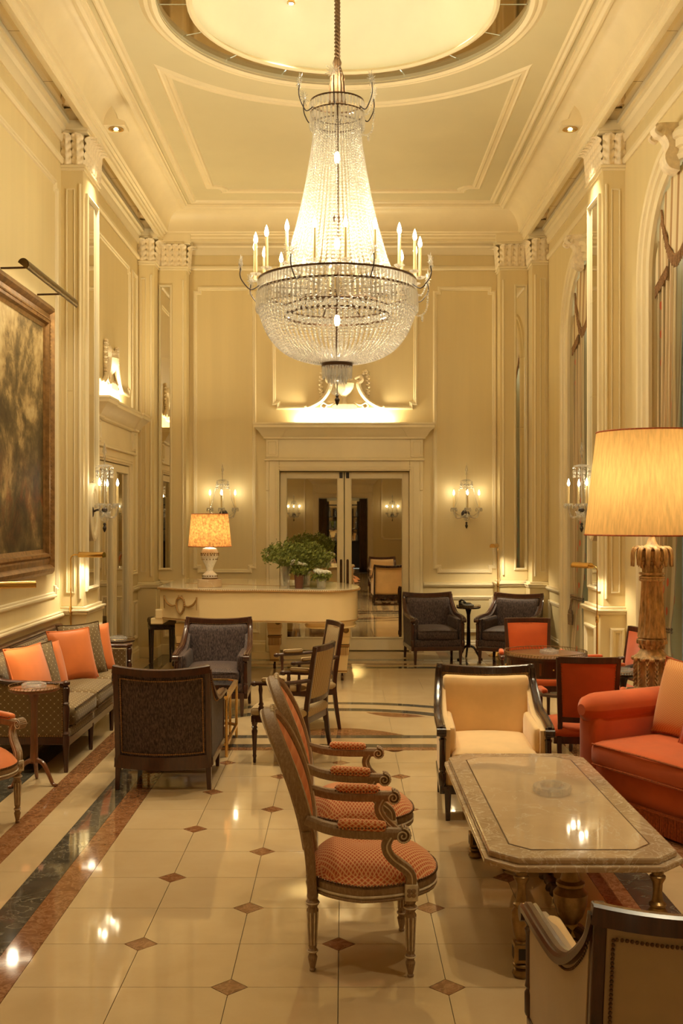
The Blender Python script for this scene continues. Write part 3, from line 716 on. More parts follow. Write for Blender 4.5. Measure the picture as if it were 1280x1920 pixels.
# floor
fl = MB(); fl.box(-3, 3, FY-3.2, BY+.3, -.1, -.0105); FL = struct(fl.build('floor', 'grout', smooth=False))
T, G = .402, .0014; X0, Y0 = -.018, 3.973          # tile pitch, half joint; origin of the grid
HD = .066                                            # half diagonal of the small brown squares
def hexa(i, j):
    """square slab with the corners cut where a brown inset sits"""
    d = HD+G*1.2; h = T/2-G; p = []
    for (a, b2, ci, cj) in ((-1, -1, 0, 0), (1, -1, 1, 0), (1, 1, 1, 1), (-1, 1, 0, 1)):
        cut = (i+ci+j+cj) % 2 == 1 and -3 < i+ci < 3
        if not cut: p.append((a*h, b2*h))
        elif a*b2 > 0: p += [(a*h, b2*(h-d)), (a*(h-d), b2*h)]
        else: p += [(a*(h-d), b2*h), (a*h, b2*(h-d))]
    return MB().prism(p, -.0105, 0)
proto = {}
for i in range(-3, 3):
    for j in range(-2, 10):
        key = ((i+j) % 2, i if i in (-3, 2) else 0); loc = (X0+(i+.5)*T, Y0+(j+.5)*T, 0)
        if key not in proto: proto[key] = hexa(i, j).build('floor_tile', 'tile_cream', FL, smooth=False, loc=loc)
        else: again(proto[key], loc, parent=FL)
dia = None
for i in range(-2, 3):
    for j in range(-2, 10):
        if (i+j) % 2 == 1:
            loc = (X0+i*T, Y0+j*T, 0)
            if dia is None: dia = MB().prism([(HD, 0), (0, HD), (-HD, 0), (0, -HD)], -.0105, 0).build('floor_inset', 'tile_brown', FL, smooth=False, loc=loc)
            else: again(dia, loc, parent=FL)
# the rest of the field, behind the camera: one mesh of tiles and one of insets
rest = MB(); rd = MB()
for i in range(-3, 3):
    for j in range(-22, -2):
        m = hexa(i, j); rest.add(m.v, m.f, Matrix.Translation((X0+(i+.5)*T, Y0+(j+.5)*T, 0)))
        if (i+j) % 2 == 1 and i > -3: rd.prism([(X0+i*T+HD, Y0+j*T), (X0+i*T, Y0+j*T+HD), (X0+i*T-HD, Y0+j*T), (X0+i*T, Y0+j*T-HD)], -.0105, 0)
rest.build('floor_tiling', 'tile_cream', FL, smooth=False, kind='stuff'); rd.build('floor_insets', 'tile_brown', FL, smooth=False, kind='stuff')
# side borders: bands of brown, dark and cream stone
FX0, FX1 = X0-3*T, X0+3*T; YB = Y0+10*T            # YB: where the field ends
bands = [(0, .132, 'tile_brown'), (.132, .292, 'tile_dark'), (.292, .492, 'tile_cream'), (.492, .632, 'tile_brown'), (.632, .86, 'tile_cream'), (.86, 1.06, 'tile_dark'), (1.06, 1.32, 'tile_cream')]
for s in (-1, 1):
    for bi, (a, b2, mt) in enumerate(bands):
        e = FX0 if s < 0 else FX1; xa, xb = sorted((e+s*a, e+s*b2)); L = .80; y = 2.6+.13*bi; pr = None
        while y < 13.6:
            y2 = min(y+L, 13.78)
            loc = ((xa+xb)/2, (y+y2)/2, 0)
            if y2-y == L or abs(y2-y-L) < 1e-6:
                if pr is None: pr = MB().box(-(xb-xa)/2+.0008, (xb-xa)/2-.0008, -L/2+.0008, L/2-.0008, -.0105, 0).build('border_slab', mt, FL, smooth=False, loc=loc)
                else: again(pr, loc, parent=FL)
            else: MB().box(-(xb-xa)/2+.0008, (xb-xa)/2-.0008, -(y2-y)/2+.0008, (y2-y)/2-.0008, -.0105, 0).build('border_slab', mt, FL, smooth=False, loc=loc)
            y = y2
        MB().box(xa+.0008, xb-.0008, FY, 2.598+.13*bi, -.0105, 0).build('border_slab', mt, FL, smooth=False)
# cross bands and half-round medallion under the chandelier, cream slabs beyond
def slabs(y0, y1, mt, L=.8, off=0):
    x = FX0-off
    while x < FX1-1e-6:
        x2 = min(x+L, FX1); MB().box(max(x, FX0)+.0008, x2-.0008, y0+.0008, y1-.0008, -.0105, 0).build('cross_slab', mt, FL, smooth=False); x = x2
yb = YB-.0
slabs(yb, 8.10, 'tile_brown', .8, .3); slabs(8.10, 8.21, 'tile_dark', .8, .1); slabs(8.21, 8.43, 'tile_cream', .8); slabs(8.43, 8.545, 'tile_dark', .8, .2)
for k in range(5): slabs(8.545+.75*k, 8.545+.75*(k+1), 'tile_cream', .81, .4*(k % 2))
for a, b2, mt in ((12.295, 12.44, 'tile_dark'), (12.44, 12.57, 'tile_cream'), (12.57, 12.71, 'tile_brown'), (12.71, 12.94, 'tile_cream'), (12.94, 13.09, 'tile_dark'), (13.09, 13.97, 'tile_cream')): slabs(a, b2, mt, .9, .2)
CM = (X0, 8.20)
def ring(r0, r1, mt, n=12):
    for k in range(n):
        a0, a1 = pi*k/n, pi*(k+1)/n
        p = [q for q in arc(CM, r0, a0, a1, 6)+arc(CM, r1, a1, a0, 6)]
        p = [(min(max(x, FX0), FX1), max(y, 8.546)) for x, y in p]
        ar = abs(sum(p[i-1][0]*p[i][1]-p[i][0]*p[i-1][1] for i in range(len(p))))
        if ar > .004: MB().prism(p, -.002, .0009).build('medallion_piece', mt, FL, smooth=False)
ring(1.75, 1.86, 'tile_dark'); ring(1.41, 1.54, 'tile_dark')
def lens(c, half, sag0, sag1, ang, mt):
    t = [i/12 for i in range(13)]
    p = [(-half+2*half*x, sag0*(1-(2*x-1)**2)) for x in t]+[(half-2*half*x, -sag1*(1-(2*x-1)**2)) for x in t[1:-1]]
    ca, sa = cos(ang), sin(ang)
    MB().prism([(c[0]+x*ca-y*sa, c[1]+x*sa+y*ca) for x, y in p], -.002, .0010).build('medallion_petal', mt, FL, smooth=False)
lens((X0, 8.547), .50, .28, .0, 0, 'tile_brown')
for k in range(4):
    a = radians(27+42*k); r = 1.33; lens((CM[0]+r*cos(a), CM[1]+r*sin(a)), .27, .06, .12, a-pi/2, 'tile_brown')
# ------------------------------------------------------------------ seating (local: front is -y)
CIRC8 = [(cos(pi/4*i+pi/8), sin(pi/4*i+pi/8)) for i in range(8)]
def nails(path, r=.0045):
    mb = MB()
    for p in path: mb.sphere(p, r, 6, 4)
    return mb
def walk(pts, step):
    out = []; acc = 0
    for a, b2 in zip(pts, pts[1:]):
        a, b2 = Vector(a), Vector(b2); l = (b2-a).length
        while acc <= l and l > 1e-6: out.append(tuple(a+(b2-a)*(acc/l))); acc += step
        acc -= l
    return out

def fauteuil(label, loc, rz, seat_m, back_m, back_out, group=None):
    """painted medallion-back armchair, carved limed frame"""
    t = thing('carved_armchair', label, 'armchair', loc, rz, group)
    SZ = .352
    def plan(k=1.0, n=40, rear=.205):            # rounded seat outline, wider at the bowed front
        out = []
        for i in range(n):
            a = 2*pi*i/n; c, s = cos(a), sin(a)
            x = .275*abs(c)**.72*(1 if c > 0 else -1); y = -s*.26 if s > 0 else -s*rear
            x *= 1-.16*max(0, y/.2)*1.0
            if y < 0: y -= .045*max(0, 1-(x/.27)**2)
            out.append((x*k, y*k))
        return out[::-1]
    leg_prof = [(.008, 0), (.012, .002), (.013, .008), (.010, .012), (.015, .035), (.019, .055), (.013, .068), (.019, .074), (.019, .082), (.014, .088), (.017, .10), (.023, .235), (.016, .247), (.025, .258), (.025, .268), (.016, .275), (.022, .285), (.022, .296)]
    mb = MB().lathe(leg_prof, 24, flute=8, depth=.22, frange=(.1, .24)); leg = mb.build('leg', 'limed_wood', t, loc=(-.225, -.185, 0))
    mb = MB()
    for k in range(8):
        a = 2*pi*(k+.5)/8; mb.tube([(.0155*cos(a), .0155*sin(a), .102), (.0205*cos(a), .0205*sin(a), .228)], [.0022, .0034], 5)
    for z, r in ((.078, .019), (.263, .025)): mb.tube([(r*cos(2*pi*k/16), r*sin(2*pi*k/16), z) for k in range(16)], .003, 5, True)
    fl_ = mb.build('flute_lines', 'limed_light', leg, kind='stuff')
    for p in ((.225, -.185, 0), (-.165, .185, 0), (.165, .185, 0)): again(fl_, parent=again(leg, p, parent=t))
    # seat rail with moulded lower edge
    mb = MB(); P = plan(1.0)
    mb.moulding(P, [(.012, .292), (0, .296), (-.004, .304), (.004, .314), (0, .322), (0, .345), (.006, .352), (.05, .352), (.05, .292)], True, lambda u, v, h: (u, v, h)); mb.build('seat_rail', 'limed_wood', t)
    mb = MB(); mb.moulding(plan(1.006), [(0, .312), (-.004, .317), (0, .322)], True, lambda u, v, h: (u, v, h)); mb.build('rail_bead', 'limed_light', t)
    for s in (-1, 1):
        mb = MB(); mb.box(s*.225-.026, s*.225+.026, -.212, -.162, .292, .355); blk = mb.build('corner_block', 'limed_light', t, bevel=.004, smooth=False)
        mb = MB()
        for k in range(4):
            for (ax, nx) in ((0, 1),):
                a = pi/4+pi/2*k
                mb.sphere((s*.225+.012*cos(a), -.214, .324+.012*sin(a)), (.009, .004, .009), 8, 5); mb.sphere((s*.252, -.187+.012*cos(a), .324+.012*sin(a)), (.004, .009, .009), 8, 5)
        mb.build('rosette', 'limed_wood', blk)
    # domed seat
    mb = MB()
    def dome(i, j):
        q = plan(1.0)[int(round(i*40)) % 40]; k = j
        z = SZ+.004+.084*(1-k**3)**.85 if k < 1 else SZ+.004
        kk = k*1.0+.035*sin(pi*min(1, k))*k
        return (q[0]*kk, q[1]*kk-.003, z+.012*sin(pi*k))
    mb.grid(dome, 40, 10); mb.build('seat', seat_m, t, angle=80)
    nails(walk([(x, y, .357) for x, y in plan(1.005, 80)]+[(plan(1.005, 80)[0]+(.357,))], .0125), .0055).build('nail_trim', 'nail', t)
    # medallion back: hoop leaning and wrapping round the sitter
    def yb(z): q = max(0, (z-.38)/.55); return .188+.080*q+.082*q*q
    def wrap(x): return -.35*x*x
    CZ_, HH, HW = .695, .262, .235
    def hoop(k, n=48):
        return [(HW*k*cos(a)*(1+.05*sin(a)), yb(CZ_+HH*k*sin(a))+wrap(HW*k*cos(a)), CZ_+HH*k*sin(a)) for a in [2*pi*i/n for i in range(n)]]
    H1 = hoop(1.0)
    mb = MB(); mb.sweep(H1, [(-.021, -.018), (-.012, -.027), (.006, -.027), (.018, -.018), (.021, 0), (.018, .018), (.006, .027), (-.012, .027), (-.021, .018)], up=(0, 1, 0), closed=True); fr = mb.build('back_frame', 'limed_wood', t)
    mb = MB(); mb.tube([(x*1.0, y-.026, z) for x, y, z in hoop(1.035)], .005, 6, True, up=(0, 1, 0)); mb.tube([(x, y+.026, z) for x, y, z in hoop(1.03)], .0045, 6, True, up=(0, 1, 0)); mb.build('frame_bead', 'limed_light', fr)
    mb = MB()
    top = (0, yb(CZ_+HH+.012), CZ_+HH+.016)
    for k in range(-3, 4):
        mb.sphere((k*.020, top[1]-.022, top[2]-.004*k*k*.55+.004), (.012, .010, .012), 8, 6)
    mb.sphere((0, top[1]-.022, top[2]+.010), (.016, .012, .012), 8, 6); mb.build('carved_crest', 'limed_light', fr)
    def pad(off, bulge):
        m = MB()
        def fn(i, j):
            a = 2*pi*i; k = j*.93; x = HW*k*cos(a)*(1+.05*sin(a)); z = CZ_+HH*k*sin(a); return (x, yb(z)+wrap(x)+off+bulge*(1-j*j), z)
        m.grid(fn, 40, 8); return m
    pad(-.012, -.035).build('back_pad', back_m, t, angle=80); pad(.014, .012).build('outer_back', back_out, t, angle=80)
    for s in (-1, 1):                              # uprights joining hoop and rear legs
        mb = MB(); pts = spline([(s*.165, .185, .285), (s*.172, .190, .37), (s*.185, .195, .44), (s*.205, yb(.55)-.012, .55)], 6)
        mb.sweep(pts, [(-.019, -.019), (.019, -.019), (.019, .019), (-.019, .019)], up=(0, 1, 0)); mb.build('stile', 'limed_wood', t, bevel=.006, smooth=False)
        # arm: leaves the hoop, runs forward, ends in a volute
        A = spline([(s*.232, yb(.56)-.015, .60), (s*.250, .13, .574), (s*.262, .03, .560), (s*.268, -.10, .556), (s*.270, -.150, .556)], 8)
        mb = MB(); mb.sweep(A, [(-.017, -.022), (.017, -.022), (.023, -.006), (.023, .008), (.014, .020), (-.014, .020), (-.023, .008), (-.023, -.006)], scale=[.85+.15*sin(pi*i/(len(A)-1)) for i in range(len(A))]); arm = mb.build('arm', 'limed_wood', t)
        mb = MB(); sp = []
        for i in range(34):
            q = i/33; a = pi/2-q*3.9*pi; r = .027*(1-q)+.003; sp.append((s*.270, -.152-r*cos(a), .550+r*sin(a)))
        for i in range(33):
            (x, y, z), (x2, y2, z2) = sp[i], sp[i+1]
            mb.tube([(x-.021, y, z), (x+.021, y, z)], .0055, 6)
        mb.tube([(s*.270-.016, -.152, .550), (s*.270+.016, -.152, .550)], .024, 12); mb.build('arm_volute', 'limed_wood', arm)
        mb = MB()
        for sx in (-.0225, .0225): mb.tube([(s*.270+sx, y, z) for x, y, z in sp], .0032, 5, up=(1, 0, 0))
        mb.build('volute_line', 'limed_light', arm, kind='stuff')
        mb = MB(); B = spline([(s*.225, -.187, .352), (s*.232, -.178, .40), (s*.255, -.112, .46), (s*.266, -.088, .505), (s*.268, -.105, .545)], 8)
        mb.sweep(B, [(-.018, -.018), (.018, -.018), (.018, .018), (-.018, .018)], up=(1, 0, 0), scale=[1.15-.35*i/(len(B)-1) for i in range(len(B))]); ss = mb.build('arm_support', 'limed_wood', t, bevel=.005, smooth=False)
        mb = MB(); mb.tube([(x+s*.018, y-.004, z) for x, y, z in B], .0035, 5); mb.tube([(x-s*.018, y-.004, z) for x, y, z in B], .0035, 5); mb.tube([(x, y-.019, z) for x, y, z in B], .0035, 5); mb.build('support_line', 'limed_light', ss)
        mb = MB(); mb.rbox(-.024, .024, -.092, .092, -.008, .034, .019, n=8); pd = mb.build('arm_pad', seat_m, t, loc=(s*.266, .0, .572), angle=80); pd.rotation_euler = (.05, 0, s*.05)
        nails([(s*.266+q*.025, -.092+.184*k/14, .574+.004+(.006 if 0 < k < 14 else .012)-.004) for q in (-1, 1) for k in range(15)], .0042).build('pad_nails', 'nail', arm, kind='stuff')
    return t

def bergere(label, loc, rz, inner, outer, woodm, nailm='nail_gold', group=None, H=.80, W=.305):
    """low upholstered armchair: curved rectangular back, swept reeded arms"""
    t = thing('upholstered_armchair', label, 'armchair', loc, rz, group)
    def yb(x, z): return .295+.045*(1-(x/W)**2)+.085*max(0, (z-.2)/.6)
    mb = MB(); mb.bar([(0, 0, 0), (0, 0, .2)], .040, .040, up=(0, 1, 0), scale=[.62, 1.05]); leg = mb.build('leg', woodm, t, bevel=.003, smooth=False, loc=(-W+.035, -.335, 0))
    again(leg, (W-.035, -.335, 0), parent=t)
    for s in (-1, 1):
        mb = MB(); mb.bar([(s*(W-.012), yb(W, .2)+.012, 0), (s*(W-.02), yb(W, .2)-.002, .2)], .036, .040, up=(0, 1, 0), scale=[.75, 1.05]); mb.build('leg', woodm, t, bevel=.003, smooth=False)
        # front post, turned
        mb = MB(); mb.lathe([(.019, .20), (.022, .21), (.022, .27), (.015, .28), (.021, .29), (.018, .305), (.018, .45), (.022, .465), (.014, .475), (.022, .49), (.023, .515)], 14); mb.build('front_post', woodm, t, loc=(s*(W-.005), -.335, 0))
        A = spline([(s*(W-.012), yb(W, .78)-.01, .775), (s*(W-.008), yb(W, .70)-.025, .70), (s*W, .21, .60), (s*(W+.004), .08, .553), (s*(W+.008), -.10, .545), (s*(W+.004), -.30, .535), (s*(W+.002), -.352, .525)], 7)
        reed = [(-.026, -.014), (.026, -.014), (.027, .004), (.022, .014), (.013, .010), (.0075, .017), (-.0075, .017), (-.013, .010), (-.022, .014), (-.027, .004)]
        mb = MB(); mb.sweep(A, reed, up=(0, 0, 1), scale=[.8+.2*min(1, i/18) for i in range(len(A))]); arm = mb.build('arm', woodm, t, angle=25)
        mb = MB(); mb.tube([(s*(W+.002)-.027, -.352, .508), (s*(W+.002)+.027, -.352, .508)], .024, 14); mb.build('arm_scroll', woodm, arm)
        # upholstered side: padded inside, flat outside
        prof = [(y, z-.012) for x, y, z in A if z < .74]
        poly = [(prof[-1][0]+.02, .19)]+[(yb(W, .2)-.01, .19)]+[(max(y, -.335), z) for y, z in prof]
        mb = MB(); mb.prism(poly, s*(W-.05), s*(W+.004), lambda u, v, h: (h, u, v)); mb.build('side_panel', outer, t, bevel=.010)
        mb = MB(); mb.rbox(-.03, .03, -.30, .24, .36, .53, .028, n=6); mb.build('arm_cushion', inner, t, loc=(s*(W-.055), 0, 0))
        mb = MB(); mb.bar([(s*(W-.004), -.335, .175), (s*(W-.004), yb(W, .2), .175)], .03, .05); mb.build('side_rail', woodm, t, bevel=.004, smooth=False)
        nails(walk([(s*(W+.007), y, z-.028) for x, y, z in A if z < .74], .016), .004).build('side_nails', nailm, arm)
    # back
    xs = [-W+2*W*i/16 for i in range(17)]
    for s in (-1, 1):
        mb = MB(); mb.bar([(s*(W-.016), yb(W, z), z) for z in (.14, .3, .5, .7, H)], .034, .036, up=(0, 1, 0)); mb.build('back_post', woodm, t, bevel=.004, smooth=False)
    dip = lambda x: .024*(1-(x/W)**2)
    mb = MB(); mb.sweep([(x, yb(x, H-.024), H-.022-dip(x)) for x in xs], [(-.018, -.024), (.018, -.024), (.018, .020), (.008, .026), (-.008, .026), (-.018, .020)], up=(0, 0, 1)); mb.build('top_rail', woodm, t, angle=30)
    mb = MB(); mb.sweep([(x, yb(x, .19), .185-.6*dip(x)) for x in xs], [(-.018, -.042), (.018, -.042), (.018, .042), (-.018, .042)], up=(0, 0, 1)); mb.build('bottom_rail', woodm, t, angle=30)
    def sheet(off, x1, z0, z1, bul):
        def fn(i, j):
            x = -x1+2*x1*i; z = z0+(z1-z0)*j-dip(x)*(.6+.4*j); e = (1-(2*i-1)**4)*(1-(2*j-1)**4); return (x, yb(x, z)+off+bul*e, z)
        return MB().grid(fn, 16, 12)
    sheet(.006, W-.03, .22, H-.043, .006).build('outer_back', outer, t, angle=80)
    xx = W-.046; p = [(-xx+2*xx*i/20, .245) for i in range(21)]+[(xx, .245+(H-.32)*i/20) for i in range(1, 21)]+[(xx-2*xx*i/20, H-.072+.0) for i in range(1, 21)]+[(-xx, H-.072-(H-.32)*i/20) for i in range(1, 20)]
    p3 = [(x, yb(x, z)+.013, z-dip(x)*(.6 if z < .4 else 1)) for x, z in p]; nails(walk(p3+[p3[0]], .0118), .0054).build('outer_nails', nailm, t)
    mb = MB()
    def bc(q):
        a = q[0]; z = q[2]-dip(a)*max(0, (q[2]-.3)/(H-.35)); return (a, yb(a, z)+q[1], z)
    mb.rbox(-W+.032, W-.032, -.085, .0, .30, H-.052, .04, n=8, warp=bc); mb.build('back_cushion', inner, t, angle=60)
    xx = W-.034; pts = [(-xx, z) for z in (.60, H-.048)]+[(xx, H-.048), (xx, .60)]
    nails(walk([(x, yb(x, z)-.020, z-dip(x)) for x, z in [(-xx, .58), (-xx, H-.047)]+[(-xx+2*xx*i/10, H-.047) for i in range(1, 11)]+[(xx, .58)]], .0155), .0042).build('inner_nails', nailm, t)
    mb = MB(); mb.rbox(-W+.055, W-.055, -.372, .27, .275, .395, .045, crown=.035, n=9); cs = mb.build('seat_cushion', inner, t, angle=70)
    mb = MB(); zc = .335; q = [(-W+.06, -.366), (W-.06, -.366)]; mb.tube([(-W+.075, -.366, .383), (0, -.374, .392), (W-.075, -.366, .383)], .005, 6); mb.build('piping', outer, cs)
    mb = MB(); mb.rbox(-W+.03, W-.03, -.345, .28, .19, .29, .02, n=5); mb.build('seat_base', outer, t)
    mb = MB(); mb.bar([(-W+.02, -.338, .178), (W-.02, -.338, .178)], .03, .05); mb.build('front_rail', woodm, t, bevel=.004, smooth=False)
    return t

def open_chair(label, loc, rz, fab, woodm, group=None, bw=.20, bh=.83, arm_z=.57, turned=True, flare=.0, nm='dining_armchair', pad_top=.0, fab_back=None):
    """open armchair: framed back panel, seat on wood rails, padded arms"""
    t = thing(nm, label, 'armchair', loc, rz, group); SW, SD = .255, .205
    if turned:
        mb = MB(); mb.lathe([(.009, 0), (.012, .01), (.010, .03), (.015, .05), (.012, .06), (.013, .07), (.019, .20), (.022, .225), (.015, .24), (.022, .25), (.016, .262), (.021, .275), (.021, .31)], 14); leg = mb.build('leg', woodm, t, loc=(-SW+.02, -SD+.02, 0))
    else:
        mb = MB(); mb.bar([(0, 0, 0), (0, 0, .31)], .036, .036, up=(0, 1, 0), scale=[.6, 1.0]); leg = mb.build('leg', woodm, t, bevel=.003, smooth=False, loc=(-SW+.02, -SD+.02, 0))
    again(leg, (SW-.02, -SD+.02, 0), parent=t)
    def yb(z): return .190+.075*max(0, (z-.38)/.5)**1.1
    def xw(z): return bw-.006+flare*max(0, (z-.40)/.45)
    for s in (-1, 1):
        mb = MB(); pts = [(s*(bw+.004), .235, 0), (s*(bw+.0), .207, .18), (s*bw, .190, .33)]+[(s*xw(z), yb(z), z) for z in (.42, .55, .70, bh)]
        mb.bar(pts, .030, .034, up=(0, 1, 0), scale=[.75, .95, 1, 1, 1, .95, .9]); mb.build('leg', woodm, t, bevel=.004, smooth=False)
    curve = lambda x: .028*(1-(x/bw)**2)
    for nmr, z, hh in (('top_rail', bh-.018, .042), ('lower_rail', .445, .036)):
        mb = MB(); X = xw(z); mb.bar([(-X+2*X*i/8, yb(z)+curve(-bw+2*bw*i/8), z) for i in range(9)], .028, hh); mb.build(nmr, woodm, t, bevel=.004, smooth=False)
    def pan(off, bul):
        def fn(i, j):
            z = .462+(bh-.038-.462)*j; X = xw(z)-.012; x = -X+2*X*i; return (x, yb(z)+curve(x)+off+bul*(1-(2*i-1)**4)*(1-(2*j-1)**4), z)
        return MB().grid(fn, 12, 10)
    pan(-.010, -.022).build('back_pad', fab_back or fab, t, angle=80); pan(.010, .006).build('outer_back', fab_back or fab, t, angle=80)
    z0, z1 = .468, bh-.045
    nails(walk([(-xw(z0)+.018, yb(z0)+.014, z0), (-xw(z1)+.018, yb(z1)+.014, z1), (xw(z1)-.018, yb(z1)+.014, z1), (xw(z0)-.018, yb(z0)+.014, z0)], .016), .004).build('back_nails', 'nail_gold', t)
    mb = MB()
    def tp(q): k = 1-.17*max(0, (q[1]+SD)/(2*SD)); return (q[0]*k, q[1]-.03*max(0, 1-(q[0]/SW)**2)*(1 if q[1] < 0 else 0), q[2])
    mb.rbox(-SW-.006, SW+.006, -SD-.006, SD+.01, .325, .395, .032, crown=.03, n=9, warp=tp); mb.build('seat', fab, t, angle=70)
    mb = MB(); mb.rbox(-SW, SW, -SD, SD, .285, .335, .006, n=6, warp=tp); mb.build('seat_rail', woodm, t, angle=30)
    for s in (-1, 1):
        mb = MB(); A = spline([(s*(xw(.6)-.0), yb(.60), .595), (s*(bw+.035), .13, .582), (s*(SW+.012), .0, arm_z), (s*(SW+.018), -.12, arm_z-.002), (s*(SW+.018), -.165, arm_z-.004)], 6)
        mb.sweep(A, [(-.015, -.012), (.015, -.012), (.017, .004), (.010, .013), (-.010, .013), (-.017, .004)]); arm = mb.build('arm', woodm, t, angle=40)
        mb = MB(); mb.sphere((s*(SW+.018), -.172, arm_z-.006), (.024, .026, .020), 12, 8); mb.build('arm_knob', woodm, arm)
        mb = MB(); mb.lathe([(.017, 0), (.019, .02), (.022, .06), (.014, .075), (.020, .085), (.012, .10), (.011, .15), (.016, .19), (.012, .21), (.015, arm_z-.345)], 12); o = mb.build('arm_support', woodm, t, loc=(s*(SW-.004), -.125, .335)); o.rotation_euler = (0, s*.09, 0)
        mb = MB(); mb.rbox(-.021, .021, -.085, .085, -.004, .030, .016, n=6); pd = mb.build('arm_pad', fab, t, loc=(s*(SW+.008), -.03, arm_z+.012)); pd.rotation_euler = (.02, 0, s*.12)
    return t

def pillow(label, loc, rot, w, h, th, mat, name='cushion', group=None, pipe=None):
    mb = MB()
    def face(sg):
        def fn(i, j):
            u, v = 2*i-1, 2*j-1; e = max(0, (1-u*u))*max(0, (1-v*v)); k = 1-.05*(1-abs(u)**3) if False else 1
            px_ = w/2*u*(1-.07*(1-v*v)); pz = h/2*v*(1-.07*(1-u*u)); return (px_, sg*th/2*e**.42, pz)
        return fn
    mb.grid(face(1), 14, 14); mb.grid(face(-1), 14, 14)
    o = mb.build(name, mat, angle=100); o.location = loc; o.rotation_euler = rot
    tag(o, label, 'cushion', group)
    if pipe:
        p = MB(); q = []
        for k in range(4):
            for i in range(12):
                u = -1+2*i/12; uu, vv = [(u, -1), (1, u), (-u, 1), (-1, -u)][k]; q.append((w/2*uu*(1-.07*(1-vv*vv)), 0, h/2*vv*(1-.07*(1-uu*uu))))
        p.tube(q, .006, 5, True, up=(0, 1, 0)); p.build('piping', pipe, o)
    return o

# the two medallion chairs, the orange one by the sofa
fauteuil('carved medallion-back armchair in red lattice fabric, nearest the camera in the middle of the floor', (.065, 4.285, 0), facing(1, .02), 'red_lattice', 'back_stripe', 'back_stripe', 'medallion-back armchairs in red lattice fabric')
fauteuil('carved medallion-back armchair in red lattice fabric, behind its twin and nearer the piano', (.028, 5.135, 0), facing(1, .02), 'red_lattice', 'back_stripe', 'back_stripe', 'medallion-back armchairs in red lattice fabric')
fauteuil('carved painted armchair with plain orange seat cut off at the photo edge, by the sofa', (-2.13, 6.03, 0), facing(.82, -.57), 'orange_silk', 'orange_silk', 'orange_silk')
# upholstered armchairs
bergere('dark brown upholstered armchair with nail-studded back turned to the camera', (-1.145, 7.16, 0), facing(0.0, 1), 'dark_fabric', 'dark_fabric', 'mahogany', group='dark upholstered armchairs')
bergere('dark brown armchair facing the camera in front of the white piano', (-1.155, 9.68, 0), facing(.02, -1), 'dark_fabric', 'dark_fabric', 'mahogany', group='dark upholstered armchairs')
bergere('dark brown armchair beside the mirrored doors, next to the telephone table', (1.085, 13.02, 0), facing(.10, -1), 'dark_fabric', 'dark_fabric', 'mahogany', group='dark upholstered armchairs')
bergere('dark brown armchair in the far corner under the brass reading lamp', (2.0, 12.88, 0), facing(-.42, -.9), 'dark_fabric', 'dark_fabric', 'mahogany', group='dark upholstered armchairs')
bergere('beige velvet armchair with dark wood arms at the far end of the marble table', (.885, 6.47, 0), facing(-.05, -1), 'beige_velvet', 'beige_velvet', 'dark_wood', group='beige velvet armchairs')
bergere('beige velvet armchair seen from behind at the near end of the marble table', (.895, 3.0, 0), facing(-.04, 1), 'beige_velvet', 'taupe_velvet', 'mahogany', 'nail', group='beige velvet armchairs')
# striped open armchairs
open_chair('dark wood open armchair in striped fabric with its back toward the medallion chairs', (-.375, 7.76, 0), facing(-.95, .32), 'cream_stripe', 'mahogany', 'striped open armchairs', nm='striped_armchair')
open_chair('dark wood open armchair in striped fabric, the farther of two, below the piano leg', (-.315, 8.90, 0), facing(-.95, -.31), 'cream_stripe', 'mahogany', 'striped open armchairs', nm='striped_armchair', bh=.86)
# orange card chairs round the drum table
OG = 'orange velvet armchairs round the drum table'
open_chair('orange velvet card chair with its back to the camera, in front of the drum table', (1.575, 7.05, 0), facing(.10, 1), 'orange_velvet', 'mahogany', OG, bw=.175, bh=.85, turned=False, flare=.02, nm='card_chair')
open_chair('orange velvet card chair facing the camera behind the drum table', (1.60, 9.12, 0), facing(-.02, -1), 'orange_velvet', 'mahogany', OG, bw=.175, bh=.85, turned=False, flare=.02, nm='card_chair')
open_chair('orange velvet card chair half hidden behind the carved lamp column', (2.09, 8.52, 0), facing(-.99, -.10), 'orange_velvet', 'mahogany', OG, bw=.175, bh=.85, turned=False, flare=.02, nm='card_chair')

